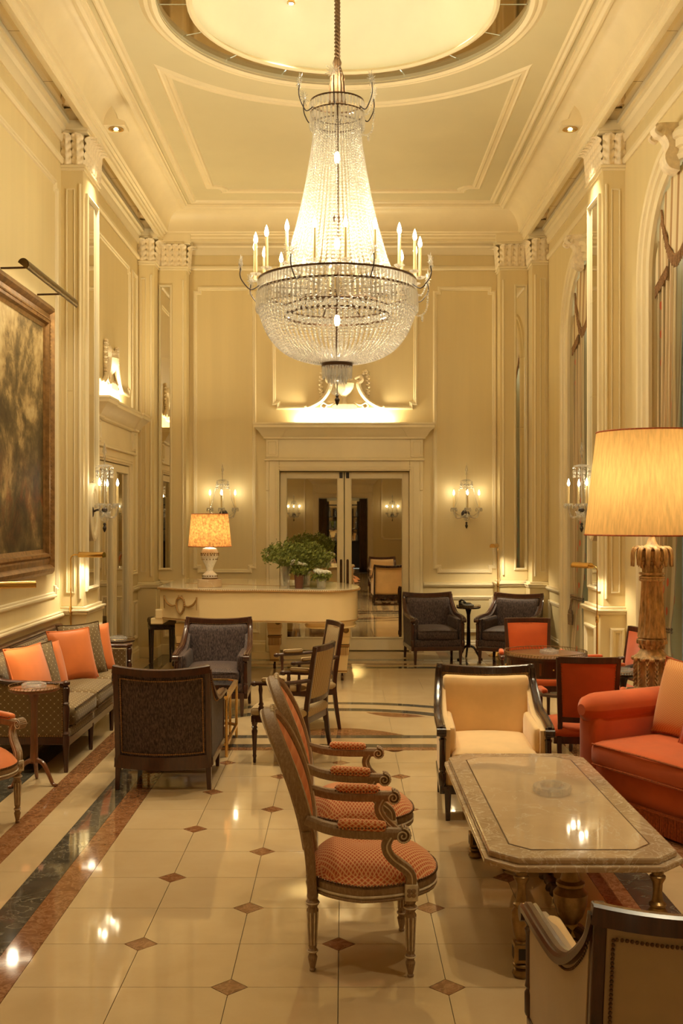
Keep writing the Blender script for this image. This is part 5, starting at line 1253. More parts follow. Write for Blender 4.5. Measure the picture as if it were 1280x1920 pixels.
def big_lamp():
    t = thing('carved_column_lamp', 'tall carved giltwood column lamp with wide yellow silk shade behind the orange sofa', 'lamp', (2.055, 7.16, .58))
    t.scale = (1.032,)*3
    m = MB(); m.lathe([(.115, 0), (.115, .02), (.105, .03), (.105, .20), (.118, .215), (.09, .24), (.065, .275), (.085, .305), (.095, .33), (.075, .345)], 24, flute=12, depth=.10, frange=(.02, .21)); m.build('base', 'gilt_wood', t)
    m = MB()
    for k in range(12):
        a = 2*pi*k/12
        for j in range(6):                          # pendant husks in columns
            z = .185-.028*j; m.tube([(.106*cos(a-.10), .106*sin(a-.10), z+.012), (.117*cos(a), .117*sin(a), z-.012), (.106*cos(a+.10), .106*sin(a+.10), z+.012)], .0055, 5)
        m.sphere((.112*cos(a+pi/12), .112*sin(a+pi/12), .208), (.020, .020, .016), 8, 5)
    for z, r, k in ((.80, .066, 16), (.825, .071, 16), (.85, .077, 16), (.315, .09, 18), (.285, .075, 16)):
        for i in range(k): a = 2*pi*(i+(z*100 % 2)*.5)/k; m.sphere((r*cos(a), r*sin(a), z), (.010, .010, .014), 6, 4)
    m.build('carved_leaves', 'gilt_wood', t, kind='stuff')
    m = MB(); m.lathe([(.092, .345), (.086, .40), (.074, .55), (.066, .70), (.076, .712), (.076, .735), (.062, .745), (.064, .80), (.078, .86), (.082, .90), (.06, .91)], 48, flute=16, depth=.16, frange=(.35, .90)); m.build('fluted_shaft', 'gilt_wood', t)
    m = MB()
    for z in (.715, .73, .755): m.tube([(.074*cos(2*pi*i/24), .074*sin(2*pi*i/24), z) for i in range(24)], .008, 6, True)
    m.build('shaft_rings', 'gilt_wood', t, kind='stuff')
    lf = None
    for k in range(14):
        def fn(i, j):
            u = 2*i-1; v = j; w_ = .022*(1-.5*v**3)*(1-.25*abs(sin(8*v))); return (u*w_, -(.055+.075*sin(min(1, v*1.3)*pi/2)), .915+.035*sin(v*pi*.9)-.115*v*v-.01*abs(u))
        if lf is None: m = MB().grid(fn, 4, 8); lf = m.build('drooping_leaf', 'gilt_wood', t, solid=.006)
        else: again(lf, rz=2*pi*k/14, parent=t)
    m = MB(); m.lathe([(.03, .90), (.06, .925), (.035, .945), (.02, .99)], 16); m.build('leaf_cup', 'gilt_wood', t)
    z0, z1 = 1.005, 1.665
    m = MB(); drum_shade(m, .425, .350, z0, z1, 64); m.build('lamp_shade', 'shade_silk', t)
    m = MB(); m.tube([(.425*cos(2*pi*i/64), .425*sin(2*pi*i/64), z0) for i in range(64)], .005, 5, True); m.tube([(.350*cos(2*pi*i/64), .350*sin(2*pi*i/64), z1) for i in range(64)], .005, 5, True); m.build('shade_trim', 'orange_fringe', t)
    for q in (-1, 1):
        m = MB(); m.sphere((q*.10, -.06, 1.32), .04, 12, 8); m.build('light_bulb', 'bulb', t); lamp('POINT', (q*.10, -.06, 1.32), 10, WARM, .05, parent=t)
    m = MB(); m.tube([(0, 0, .94), (0, 0, 1.25)], .010, 8); m.tube([(-.10, -.06, 1.28), (0, 0, 1.20), (.10, -.06, 1.28)], .008, 6); m.build('lamp_stem', 'brass', t)
    # console that carries it
    c = thing('console_table', 'small dark wood table under the carved column lamp', 'side table', (2.055, 7.16, -.02))
    m = MB(); m.box(-.17, .17, -.15, .15, .57, .60); m.build('table_top', 'mahogany', c, bevel=.004, smooth=False)
    m = MB(); m.box(-.15, .15, -.13, .13, .50, .57); m.build('apron', 'mahogany', c, smooth=False)
    for x in (-.14, .14):
        for y in (-.12, .12): m = MB(); m.bar([(x, y, .02), (x, y, .5)], .03, .03, up=(0, 1, 0), scale=[.6, 1]); m.build('leg', 'mahogany', c, smooth=False)
big_lamp()

def reading_lamp(label, loc, ang, h, power, length=.24):
    """brass floor lamp: round base, thin pole, bent neck, half-tube shade pointing along local +x"""
    t = thing('floor_lamp', label, 'floor lamp', loc, ang, 'brass reading lamps')
    m = MB(); m.lathe([(.115, 0), (.118, .008), (.10, .016), (.05, .03), (.02, .05), (.012, .06)], 28); m.build('base', 'brass', t)
    m = MB(); m.tube([(0, 0, .05), (0, 0, h*.62)], .009, 10); m.lathe([(.010, h*.62), (.015, h*.63), (.015, h*.66), (.010, h*.67)], 12); m.build('lower_pole', 'brass', t)
    m = MB(); m.tube(spline([(0, 0, h*.66), (0, 0, h-.10), (0, 0, h-.03), (.03, 0, h), (.085, 0, h)], 6), .0062, 8); m.build('neck', 'brass', t)
    m = MB(); k = .034
    prof = [(k*cos(a), k*sin(a)) for a in [radians(-25+230*i/14) for i in range(15)]]; inner = [(x*.92, z*.92) for x, z in prof[::-1]]
    m.prism(prof+inner, .085, .085+length, lambda u, v, q: (q, u, h-.005+v)); sh = m.build('lamp_shade', 'brass', t)
    for e in (.085, .085+length-.004): m = MB(); m.prism(prof, e, e+.004, lambda u, v, q: (q, u, h-.005+v)); m.build('shade_end', 'brass', sh)
    m = MB(); m.tube([(.11, 0, h-.008), (.06+length, 0, h-.008)], .012, 8); m.build('light_tube', 'bulb', t)
    lamp('SPOT', (.085+length/2, 0, h-.035), power, WARM2, .03, rot=(0, 0, 0), spot=150, blend=.6, parent=t)
    return t
reading_lamp('brass reading lamp with tubular shade behind the far end of the olive sofa', (-2.43, 9.60, 0), -.25, 1.395, 13)
reading_lamp('brass reading lamp at the photo edge by the near end of the olive sofa', (-2.44, 7.15, 0), .45, 1.275, 16, .30)
reading_lamp('slim brass reading lamp in the far corner above the dark armchair', (1.935, 13.45, 0), -.35-pi/2, 1.375, 18)
reading_lamp('slim brass reading lamp in front of the mirrored pier beside the silk-shaded lamp', (2.22, 9.40, 0), pi/2+.45, 1.30, 13)

# ------------------------------------------------------------------ vases of flowers on the piano
def bouquet(label, loc, r, h, fol, flowers, spread, fh, group='flower vases on the piano', pot=None):
    t = thing('flower_vase', label, 'vase', loc, 0, group)
    m = MB(); m.lathe([(r*.78, 0), (r*.8, .004), (r, h), (r*.93, h), (r*.74, .012), (0, .012)], 20); m.build('glass_vase', pot or 'crystal_clear', t)
    m = MB(); st = MB()
    for i in range(fol):
        a = random.uniform(0, 2*pi); e = random.random()**.5; rr = spread*e; zz = h+fh*(.25+.75*random.random())*(1-.45*e*e); tip = Vector((rr*cos(a), rr*sin(a), zz))
        if i % 6 == 0: st.tube([(r*.3*cos(a), r*.3*sin(a), .02), (r*.6*cos(a), r*.6*sin(a), h), tuple(tip)], .0022, 4)
        for k in range(5):
            c = tip+Vector((random.gauss(0, .016), random.gauss(0, .016), random.gauss(0, .016))); n = Vector((random.gauss(0, 1), random.gauss(0, 1), random.gauss(.6, 1))).normalized(); p = n.orthogonal().normalized(); q = n.cross(p); s_ = random.uniform(.009, .017)
            m.add([c+p*s_*1.4, c+q*s_*.7+n*.003, c-p*s_*1.2, c-q*s_*.7+n*.003], [(0, 1, 2, 3)])
    m.build('foliage', 'leaf', t, smooth=False, kind='stuff')
    if st.v: st.build('stems', 'leaf', t, kind='stuff')
    for (x, y, z, s_) in flowers:
        f = MB()
        for k in range(9):
            a = 2.4*k; q = s_*.11*sqrt(k)*1.6; f.sphere((x+q*cos(a), y+q*sin(a), z+.25*s_-.05*s_*k*.5), (s_*.32, s_*.32, s_*.30), 8, 5)
        f.build('blossom', 'white_petal', t)
bouquet('tall glass vase of loose green sprays on the piano', (-.60, 11.18, .999), .058, .225, 300, [], .24, .26)
bouquet('glass pot with white cyclamen flowers in the middle of the piano flowers', (-.455, 11.10, .999), .050, .135, 90, [(.0, -.05, .25, .05), (-.05, -.02, .27, .05), (.05, 0, .235, .05), (-.07, .03, .24, .04)], .09, .12, pot='terracotta')
bouquet('low glass vase of white roses at the tail end of the piano', (-.225, 11.12, .999), .055, .10, 70, [(.0, -.02, .155, .075), (.05, .02, .15, .07), (-.04, .03, .165, .07)], .10, .06)
bouquet('spreading green bouquet at the back of the piano flowers', (-.40, 11.36, .999), .06, .16, 520, [], .27, .32)
# ------------------------------------------------------------------ chandelier
def chandelier():
    t = thing('crystal_chandelier', 'huge basket chandelier of crystal bead strands hanging from the dome', 'chandelier', (-.045, 8.13, 0))
    t.rotation_euler = (0, 0, .1)
    # suspension
    m = MB(); n = 160; m.sweep([(0, 0, 6.28-(6.28-5.16)*i/n) for i in range(n+1)], [(.020*cos(2*pi*k/12)*(1+.25*cos(3*2*pi*k/12)), .020*sin(2*pi*k/12)*(1+.25*cos(3*2*pi*k/12))) for k in range(12)], up=(0, 1, 0), twist=26*pi); m.build('hanging_rope', 'rope', t)
    m = MB(); m.lathe([(.022, 5.20), (.034, 5.17), (.028, 5.14), (.045, 5.09), (.058, 5.05), (.052, 5.03), (.060, 5.0), (.066, 4.86)][::-1], 30, flute=15, depth=.2); m.build('tassel', 'rope', t)
    # crown
    def band(r, z0, z1, nm, mt='bronze', th=.006, seg=60): m = MB(); m.lathe([(r, z0), (r, z1), (r-th, z1), (r-th, z0), (r, z0)], seg, caps=False); return m.build(nm, mt, t)
    def prisms(r, z0, z1, k, w_, nm, flare=0):
        m = MB()
        for i in range(k):
            a = 2*pi*i/k; ca, sa = cos(a), sin(a); R4 = Matrix.Translation((r*ca, r*sa, 0)) @ Matrix.Rotation(a, 4, 'Z')
            zs = [z0, z0-.012, z1+.02, z1]; ws = [w_*.4, w_, w_, w_*.2]; vs = []; fs = []
            for z, ww in zip(zs, ws):
                q = flare*(z0-z); vs += [(q+ww*.6, 0, z), (q, ww, z), (q-ww*.6, 0, z), (q, -ww, z)]
            for l in range(3):
                for c in range(4): fs.append((l*4+c, l*4+(c+1) % 4, l*4+4+(c+1) % 4, l*4+4+c))
            fs += [(0, 1, 2, 3), (15, 14, 13, 12)]; m.add(vs, fs, R4)
        return m.build(nm, 'crystal', t, smooth=False, kind='stuff')
    band(.205, 4.86, 4.872, 'crown_hoop'); band(.205, 4.775, 4.785, 'crown_hoop'); prisms(.205, 4.862, 4.79, 44, .011, 'crown_prisms'); prisms(.205, 4.78, 4.66, 40, .011, 'crown_drops')
    band(.172, 4.70, 4.71, 'strand_hoop')
    # main ring and its prisms
    RR, RZ = .60, 3.47
    band(RR, RZ+.036, RZ+.05, 'main_hoop', th=.012, seg=90); band(RR, RZ-.05, RZ-.036, 'main_hoop', th=.012, seg=90); prisms(RR-.004, RZ+.036, RZ-.036, 120, .0125, 'ring_prisms')
    prisms(RR+.004, RZ-.052, RZ-.19, 110, .0115, 'ring_drops', .05); band(.40, 3.245, 3.26, 'inner_hoop', th=.010); prisms(.398, 3.31, 3.25, 70, .012, 'inner_prisms'); band(.40, 3.31, 3.32, 'inner_hoop', th=.010)
    for k in range(8):
        a = 2*pi*k/8+.2; m = MB(); m.tube([(.02*cos(a), .02*sin(a), 3.40), (.25*cos(a), .25*sin(a), 3.39), (.40*cos(a), .40*sin(a), 3.31), ], .006, 5); m.build('spoke', 'bronze', t)
        m = MB(); m.tube([(.02*cos(a), .02*sin(a), 3.45), (.59*cos(a), .59*sin(a), 3.44)], .005, 5); m.build('spoke', 'bronze', t)
    m = MB(); m.tube([(0, 0, 4.9), (0, 0, 2.95)], .012, 8); m.lathe([(.012, 3.95), (.03, 3.97), (.035, 4.0), (.012, 4.03)], 10); m.build('centre_rod', 'bronze', t)
    # bead strands: upper fall and lower basket, every strand a part sharing its mesh
    def strand(prof, d0, d1, gap=1.02):
        pts = spline(prof, 24); m = MB(); L = sum((Vector(a)-Vector(b2)).length for a, b2 in zip(pts, pts[1:])); s_ = 0; tgt = 0; i = 0
        for a, b2 in zip(pts, pts[1:]):
            a, b2 = Vector(a), Vector(b2); l = (b2-a).length
            while tgt <= s_+l:
                p = a+(b2-a)*((tgt-s_)/l); d = d0+(d1-d0)*(tgt/L); m.bead((p.x, 0, p.y), d/2); tgt += d*gap
            s_ += l
        return m
    up1 = strand([(.172, 4.70), (.185, 4.55), (.222, 4.31), (.272, 4.05), (.33, 3.82), (.385, 3.64), (.45, 3.54), (.585, 3.515)], .017, .036)
    up2 = strand([(.165, 4.70), (.176, 4.55), (.208, 4.31), (.252, 4.05), (.305, 3.82), (.355, 3.64), (.40, 3.545), (.56, 3.50)], .017, .034)
    lo1 = strand([(.595, 3.42), (.588, 3.30), (.555, 3.19), (.505, 3.09), (.43, 3.005), (.34, 2.95), (.23, 2.915), (.115, 2.90)], .031, .016)
    N1, N2 = 56, 84
    s1 = up1.build('bead_strand', 'crystal', t, angle=60)
    for k in range(1, N1): again(s1, rz=2*pi*k/N1, parent=t)
    s2 = lo1.build('basket_strand', 'crystal', t, angle=60)
    for k in range(1, N2): again(s2, rz=2*pi*k/N2, parent=t)
    # bottom collar, fringe, ball, finial
    band(.118, 2.872, 2.925, 'collar', 'bronze', .006, 40); m = MB(); m.lathe([(.115, 2.925), (.135, 2.96), (.15, 2.985)], 40, caps=False, flute=20, depth=.06); m.build('collar_cup', 'crystal_clear', t)
    prisms(.112, 2.872, 2.775, 30, .010, 'collar_drops', -.05); prisms(.07, 2.86, 2.74, 18, .009, 'inner_drops')
    m = MB(); m.sphere((0, 0, 2.715), .064, 24, 14); m.build('crystal_ball', 'crystal_clear', t)
    m = MB(); m.tube([(0, 0, 2.90), (0, 0, 2.66)], .004, 6); m.lathe([(.004, 2.665), (.014, 2.65), (.008, 2.64), (.020, 2.622), (.010, 2.59), (0, 2.575)][::-1], 10); m.build('finial', 'iron', t)
    # candles
    for k in range(18):
        a = 2*pi*(k+.5)/18; r = .625; x, y = r*cos(a), r*sin(a)
        m = MB(); m.lathe([(.012, RZ+.06), (.011, RZ+.29)], 10); c = m.build('candle_tube', 'candle', t, loc=(x, y, 0)); c.rotation_euler = (random.uniform(-.03, .03)*0, 0, 0)
        m = MB(); m.lathe([(.014, RZ+.05), (.038, RZ+.062), (.042, RZ+.07), (.012, RZ+.066)], 16, flute=8, depth=.2); m.build('bobeche', 'crystal', c)
        m = MB(); m.lathe([(.006, RZ+.288), (.015, RZ+.305), (.0165, RZ+.32), (.010, RZ+.35), (.002, RZ+.372), (0, RZ+.375)], 10); m.build('flame_bulb', 'flame', c)
    # scrolled arms with glass stars and bead swags
    def star(m, c, r, ax):
        c = Vector(c); ax = Vector(ax).normalized(); p = Vector((0, 0, 1)); q = ax.cross(p)
        m.sphere(tuple(c), r*.26, 8, 6)
        for i in range(14): a = 2*pi*i/14; d = p*cos(a)+q*sin(a); m.tube([tuple(c+d*r*.3), tuple(c+d*r*(1 if i % 2 == 0 else .8))], [.0045, .0022], 4)
    def arms(k, r0, r1, z, rise, ph, sr, nm):
        A0 = None
        for i in range(k):
            a = 2*pi*i/k+ph
            if A0 is None:
                m = MB(); m.tube(spline([(r0, 0, z), (r0+(r1-r0)*.45, 0, z-.035), (r1-.02, 0, z+.02), (r1, 0, z+rise*.55), (r1-.005, 0, z+rise)], 6), .0045, 6); A0 = m.build(nm, 'iron', t, rz=a)
                s_ = MB(); star(s_, (r1-.005, 0, z+rise+sr*.4), sr, (1, 0, 0)); S0 = s_.build('glass_star', 'crystal', A0, smooth=False)
                b_ = MB()
                for sw in ([(r1, z+rise*.5, 0), (r1-.02, z-.10, .0), (r1-.10, z-.14, .0), (r0, z-.04, 0)], [(r1-.01, z+rise, 0), (r1-.06, z+.02, 0), (r0, z+.05, 0)]):
                    for q in walk([(x, yy, zz) for x, zz, yy in spline(sw, 10)], .019): b_.bead(q, .0095)
                b_.bead((r1-.05, 0, z-.16), .012, .03); b_.build('bead_swag', 'crystal', A0, kind='stuff')
            else:
                A = again(A0, rz=a, parent=t); again(S0, parent=A); again(A0.children[1], parent=A)
    arms(8, .61, .755, 3.44, .12, .25, .07, 'scroll_arm'); arms(6, .205, .315, 4.80, .15, .35, .066, 'crown_arm')
    # lamps for the bulbs and candles, with uplights added above the crown
    for k in range(4): a = pi/2*k+.4; lamp('POINT', (.22*cos(a), .22*sin(a), 3.80), CH*.12, WARM, .05, parent=t)
    lamp('POINT', (.03, 0, 3.22), CH*.42, WARM, .05, parent=t); lamp('POINT', (0, 0, 4.45), CH*.08, WARM, .04, parent=t)
    for k in range(6): a = 2*pi*k/6; lamp('POINT', (.665*cos(a), .665*sin(a), 3.88), CH*.58, WARM, .03, parent=t)
    for k in range(3): a = 2*pi*k/3+.2; lamp('POINT', (.12*cos(a), .12*sin(a), 5.02), CH*.10, WARM, .02, parent=t)  # no bulbs here: unseen uplights added to brighten dome and ceiling
    for z, nm in ((3.80, 'centre_bulb'), (3.22, 'basket_bulb'), (4.45, 'upper_bulb')):
        m = MB(); m.sphere((.0, 0, z), (.022, .022, .05), 10, 8); m.build(nm, 'bulb', t)
    return t
CH = 26
chandelier()

# ------------------------------------------------------------------ wall sconces (local: wall at y = 0, out towards -y)
SCG = 'crystal wall sconces'
def sconce(label, loc, rz, power=1.3):
    t = thing('wall_sconce', label, 'sconce', loc, rz, SCG)
    m = MB(); m.lathe([(.055, 0), (.05, .012), (.025, .02), (0, .022)], 18, M=Matrix.Rotation(pi/2, 4, 'X')); m.tube(spline([(0, -.01, 0), (0, -.06, .02), (0, -.10, .0), (0, -.12, -.01)], 6), .010, 8); m.build('back_plate', 'iron', t)
    m = MB(); m.sphere((0, -.12, -.045), .046, 16, 10); m.build('glass_ball', 'crystal_clear', t)
    m = MB(); m.lathe([(.008, -.10), (.016, -.115), (.008, -.125), (.019, -.15), (.010, -.175), (0, -.19)][::-1], 12, c=(0, -.12, 0)); m.lathe([(.012, 0), (.03, .01), (.026, .03), (.012, .04)], 12, c=(0, -.12, 0)); m.build('finial', 'iron', t)
    m = MB(); m.tube([(0, -.12, .0), (0, -.12, .50)], .007, 8); m.lathe([(0, .66), (.010, .60), (.018, .56), (.008, .53), (.012, .50)][::-1], 10, c=(0, -.12, 0)); m.build('spire', 'crystal', t)
    m = MB(); m.lathe([(.03, .44), (.075, .425), (.082, .42), (.03, .432)], 20, c=(0, -.12, 0))
    m.build('canopy_dish', 'crystal', t)
    m = MB()
    for k in range(10):
        a = 2*pi*k/10; m.bead((.075*cos(a), -.12+.075*sin(a), .405), .008); m.bead((.075*cos(a), -.12+.075*sin(a), .37), .010, .026); m.bead((.075*cos(a), -.12+.075*sin(a), .33), .007, .018)
    m.build('canopy_drops', 'crystal', t, kind='stuff')
    for (ax, ay) in ((-.16, -.11), (0, -.24), (.16, -.11)):
        m = MB(); m.tube(spline([(0, -.12, .02), (ax*.35, -.12+(ay+.12)*.35, -.04), (ax*.8, -.12+(ay+.12)*.8, -.045), (ax, ay, .03), (ax, ay, .06)], 6), .009, 8); arm = m.build('arm', 'crystal', t)
        m = MB(); m.lathe([(.012, .055), (.038, .068), (.042, .078), (.012, .072)], 16, c=(ax, ay, 0), flute=8, depth=.15); m.build('bobeche', 'crystal', arm)
        m = MB(); m.lathe([(.0105, .075), (.0100, .24)], 10, c=(ax, ay, 0)); m.build('candle_tube', 'candle', arm)
        m = MB(); m.lathe([(.005, .24), (.012, .255), (.013, .265), (.007, .29), (0, .31)], 10, c=(ax, ay, 0)); m.build('flame_bulb', 'flame', arm)
        m = MB()
        for k in range(7): a = 2*pi*k/7; m.bead((ax+.040*cos(a), ay+.040*sin(a), .05), .008, .024)
        m.build('bobeche_drops', 'crystal', arm, kind='stuff')
    m = MB()
    for a_, b_ in (((-.16, -.11, .03), (0, -.17, .0)), ((.16, -.11, .03), (0, -.17, .0)), ((-.07, -.12, .40), (-.16, -.11, .06)), ((.07, -.12, .40), (.16, -.11, .06))):
        mid_ = tuple((p+q)/2-(.04 if i == 2 else 0) for i, (p, q) in enumerate(zip(a_, b_)))
        for q in walk(spline([a_, mid_, b_], 8), .016): m.bead(q, .0072)
    m.build('bead_swags', 'crystal', t, kind='stuff')
    for ax in (-.16, .16): lamp('POINT', (ax*1.1, -.16, .28), power*.5, WARM, .02, parent=t)
    return t
sconce('crystal wall sconce with three candles on the end wall behind the piano lamp', (-1.535, BY-.001, 1.77), 0)
sconce('crystal wall sconce with three candles on the end wall above the dark armchairs', (1.570, BY-.001, 1.77), 0)
sconce('crystal wall sconce on the mirrored pier beside the painting', (-2.325, 9.945, 1.78), pi/2)
sconce('crystal wall sconce on the mirrored pier next to the silk-shaded lamp', (2.325, 9.945, 1.78), -pi/2)
sconce('crystal wall sconce on the bar end wall, beside the bar doorway and nearer the windows', (1.5, FY+.001, 1.77), pi)
sconce('crystal wall sconce on the bar end wall, on the painting side of the bar doorway', (-1.5, FY+.001, 1.77), pi)
for s, nm in ((-1, 'trim'), (1, 'trim')):          # oval plaques behind the pier sconces
    m = MB(); pts = [(9.945+.135*cos(a), 1.78+.24*sin(a)) for a in [2*pi*i/40 for i in range(40)]]
    m.moulding(pts, [(-.03, 0), (-.03, .035), (-.01, .045), (.02, .04), (.035, .025), (.06, .025), (.06, 0)], True, lambda u, v, h: (s*(RX-.20)-s*h, u, v))
    m.prism([(9.945+.09*cos(a), 1.78+.19*sin(a)) for a in [2*pi*i/32 for i in range(32)]], .0, .018, lambda u, v, h: (s*(RX-.20)-s*h, u, v))
    struct(m.build('trim_%d' % TR, 'trim', angle=30), 'oval moulded plaque behind the pier sconce'); TR += 1

# ------------------------------------------------------------------ painting and its light
t = thing('framed_painting', 'large dark landscape painting in a heavy gilt frame above the olive sofa', 'painting', (0, 0, 0))
D0, D1, Z0, Z1 = 6.95, 9.18, 1.25, 3.53
m = MB(); m.moulding(rect_path(D0, D1, Z0, Z1), [(0, .002), (0, .05), (.025, .075), (.055, .085), (.075, .065), (.085, .05), (.12, .055), (.135, .05), (.155, .075), (.175, .07), (.185, .04), (.215, .03), (.215, .002)], True, mpL); m.build('gilt_frame', 'gold_leaf', t, angle=25)
m = MB(); mbox(m, mpL, D0+.20, D1-.20, .004, .028, Z0+.20, Z1-.20); m.build('canvas', 'canvas', t, smooth=False)
m = MB()
for q in walk([mpL(D1-.145, Z0+.145, .07), mpL(D1-.145, Z1-.145, .07), mpL(D0+.145, Z1-.145, .07)], .03): m.bead(q, .011)
m.build('frame_beading', 'gold_leaf', t, kind='stuff')
t = thing('picture_light', 'long dark bronze picture light on wall brackets above the painting', 'lamp', (0, 0, 0))
xl, zl = -2.29, 3.545
m = MB(); pr = [(.045*cos(a), .045*sin(a)) for a in [radians(20+210*i/12) for i in range(13)]]; pr += [(x*.9, z*.9) for x, z in pr[::-1]]
m.prism(pr, 7.70, 9.14, lambda u, v, h: (xl-u*.9, h, zl+v)); tr = m.build('reflector', 'dark_bronze', t, angle=40)
for y in (7.95, 8.9): m = MB(); m.tube([(-RX, y, zl+.03), (xl-.02, y, zl+.035)], .008, 8); m.build('bracket', 'bronze', t)
for y in (7.70, 9.136): m = MB(); m.prism(pr[:13], y, y+.004, lambda u, v, h: (xl-u*.9, h, zl+v)); m.build('end_cap', 'dark_bronze', tr)
m = MB(); m.tube([(xl, 7.75, zl+.008), (xl, 9.09, zl+.008)], .010, 8); m.build('light_tube', 'bulb', t)
lamp('AREA', (xl-.02, 8.42, zl-.02), 9, WARM2, .04, rot=(0, radians(-38), 0), sy=1.3, parent=None, name='picture_lamp').parent = t

# ------------------------------------------------------------------ windows, curtains, pelmets
def window(idx, c, r, label):
    W = MB(); xw = RX+.36
    for y in (c-r+.03, c, c+r-.03): W.box(xw, xw+.05, y-.03, y+.03, 0, ZS)
    for z in (.06, 1.0, 2.0, 3.0, ZS): W.box(xw, xw+.05, c-r, c+r, z-.025, z+.025)
    a = [(c+(r-.03)*cos(tt), ZS+(r-.03)*sin(tt)) for tt in [pi*k/24 for k in range(25)]]
    W.tube([(xw+.025, y, z) for y, z in a], .03, 6, up=(1, 0, 0)); W.tube([(xw+.025, c, ZS), (xw+.025, c, ZS+r)], .02, 6)
    o = struct(W.build('window_%d' % idx, 'trim', smooth=False), label)
    for y0, y1 in ((c-r+.06, c-.03), (c+.03, c+r-.06)):
        for z0, z1 in ((.085, .975), (1.025, 1.975), (2.025, 2.975), (3.025, ZS-.025)): MB().box(xw+.02, xw+.026, y0, y1, z0, z1).build('pane', 'glass', o, smooth=False)
    # arched casing with stepped mouldings, and scrolled keystone
    path = [(c-r, 0)]+[(c+r*cos(pi-pi*k/32), ZS+r*sin(pi-pi*k/32)) for k in range(33)]+[(c+r, 0)]
    m = MB(); m.moulding(path, [(-.006, 0), (-.006, .03), (.03, .045), (.06, .03), (.075, .03), (.085, .055), (.14, .055), (.15, .075), (.19, .08), (.22, .06), (.235, .03), (.27, .03), (.285, 0)], False, mpR); m.build('casing', 'trim', o, angle=25)
    m = MB(); zk = ZS+r; pr = spline([(.02, zk-.09), (.10, zk-.06), (.13, zk+.02), (.10, zk+.10), (.13, zk+.17), (.18, zk+.20), (.19, zk+.26), (.02, zk+.27)], 5)
    m.prism(pr, c-.075, c+.075, lambda u, v, h: (RX-u, h, v))
    for q in (-1, 1): m.tube(spline([(RX-.16, c+q*.08, zk+.25), (RX-.20, c+q*.085, zk+.20), (RX-.16, c+q*.085, zk+.17), (RX-.14, c+q*.08, zk+.21)], 5), .016, 6)
    m.build('keystone', 'plaster', o, angle=40)
    return o
window(1, WIN[0][0], WIN[0][1], 'tall arched window nearer the camera, behind the silk-shaded lamp'); window(2, WIN[1][0], WIN[1][1], 'tall arched window near the far corner')
def drape(label, c, r, sgn, group='tied-back striped curtains'):
    """sgn +1: hangs at the far jamb; gathered by a rope at z = .8"""
    t = thing('striped_curtain', label, 'curtain', (0, 0, 0), 0, group); xb = RX+.06; ZT = .80; H = 3.95
    def wd(z):
        if z > ZT: q = (z-ZT)/(H-ZT); return .15+.33*q**.55
        return .15+.14*((ZT-z)/ZT)**.8
    def fn(i, j):
        z = .015+H*j; w_ = wd(z); y = c+sgn*(r-.02-w_*i*1.0); amp = .042 if z > ZT+.25 else .022+.020*abs(z-ZT)/.25
        y += sgn*(-.05*(1-min(1, abs(z-ZT)/.8)))*0
        return (xb+amp*sin(2*pi*5*i+.6*sin(z*1.3))+.02*i, y, z)
    m = MB(); m.grid(fn, 90, 34, lambda i, j: (i*9.3+.35, j)); m.build('drape', 'curtain', t, solid=.004, angle=80)
    yc = c+sgn*(r-.02-.075); m = MB(); n = 40
    for o_ in (0, .024): m.sweep([(xb-.0+.062*cos(2*pi*k/n), yc+.10*sin(2*pi*k/n), ZT+.02+o_+.02*cos(2*pi*k/n)*-1) for k in range(n)], [(.013*cos(2*pi*k/8), .013*sin(2*pi*k/8)) for k in range(8)], closed=True)
    m.build('tie_rope', 'rope', t)
    for q in (-.035, .03):
        m = MB(); m.lathe([(.022, -.17), (.026, -.06), (.018, -.045), (.022, -.035), (.016, -.01), (.008, 0)], 14, c=(xb-.075, yc+q, ZT-.09), flute=10, depth=.2); m.tube([(xb-.06, yc+q*.4, ZT+.02), (xb-.075, yc+q, ZT-.09)], .008, 6); m.build('tassel', 'rope', t)
    return t
drape('striped floral curtain tied back at the far side of the window by the far corner', WIN[1][0], WIN[1][1], 1); drape('striped floral curtain tied back behind the carved column lamp', WIN[0][0], WIN[0][1], 1)
drape('striped floral curtain on the pier side of the far-corner window', WIN[1][0], WIN[1][1], -1); drape('striped floral curtain at the camera side of the nearer window', WIN[0][0], WIN[0][1], -1)
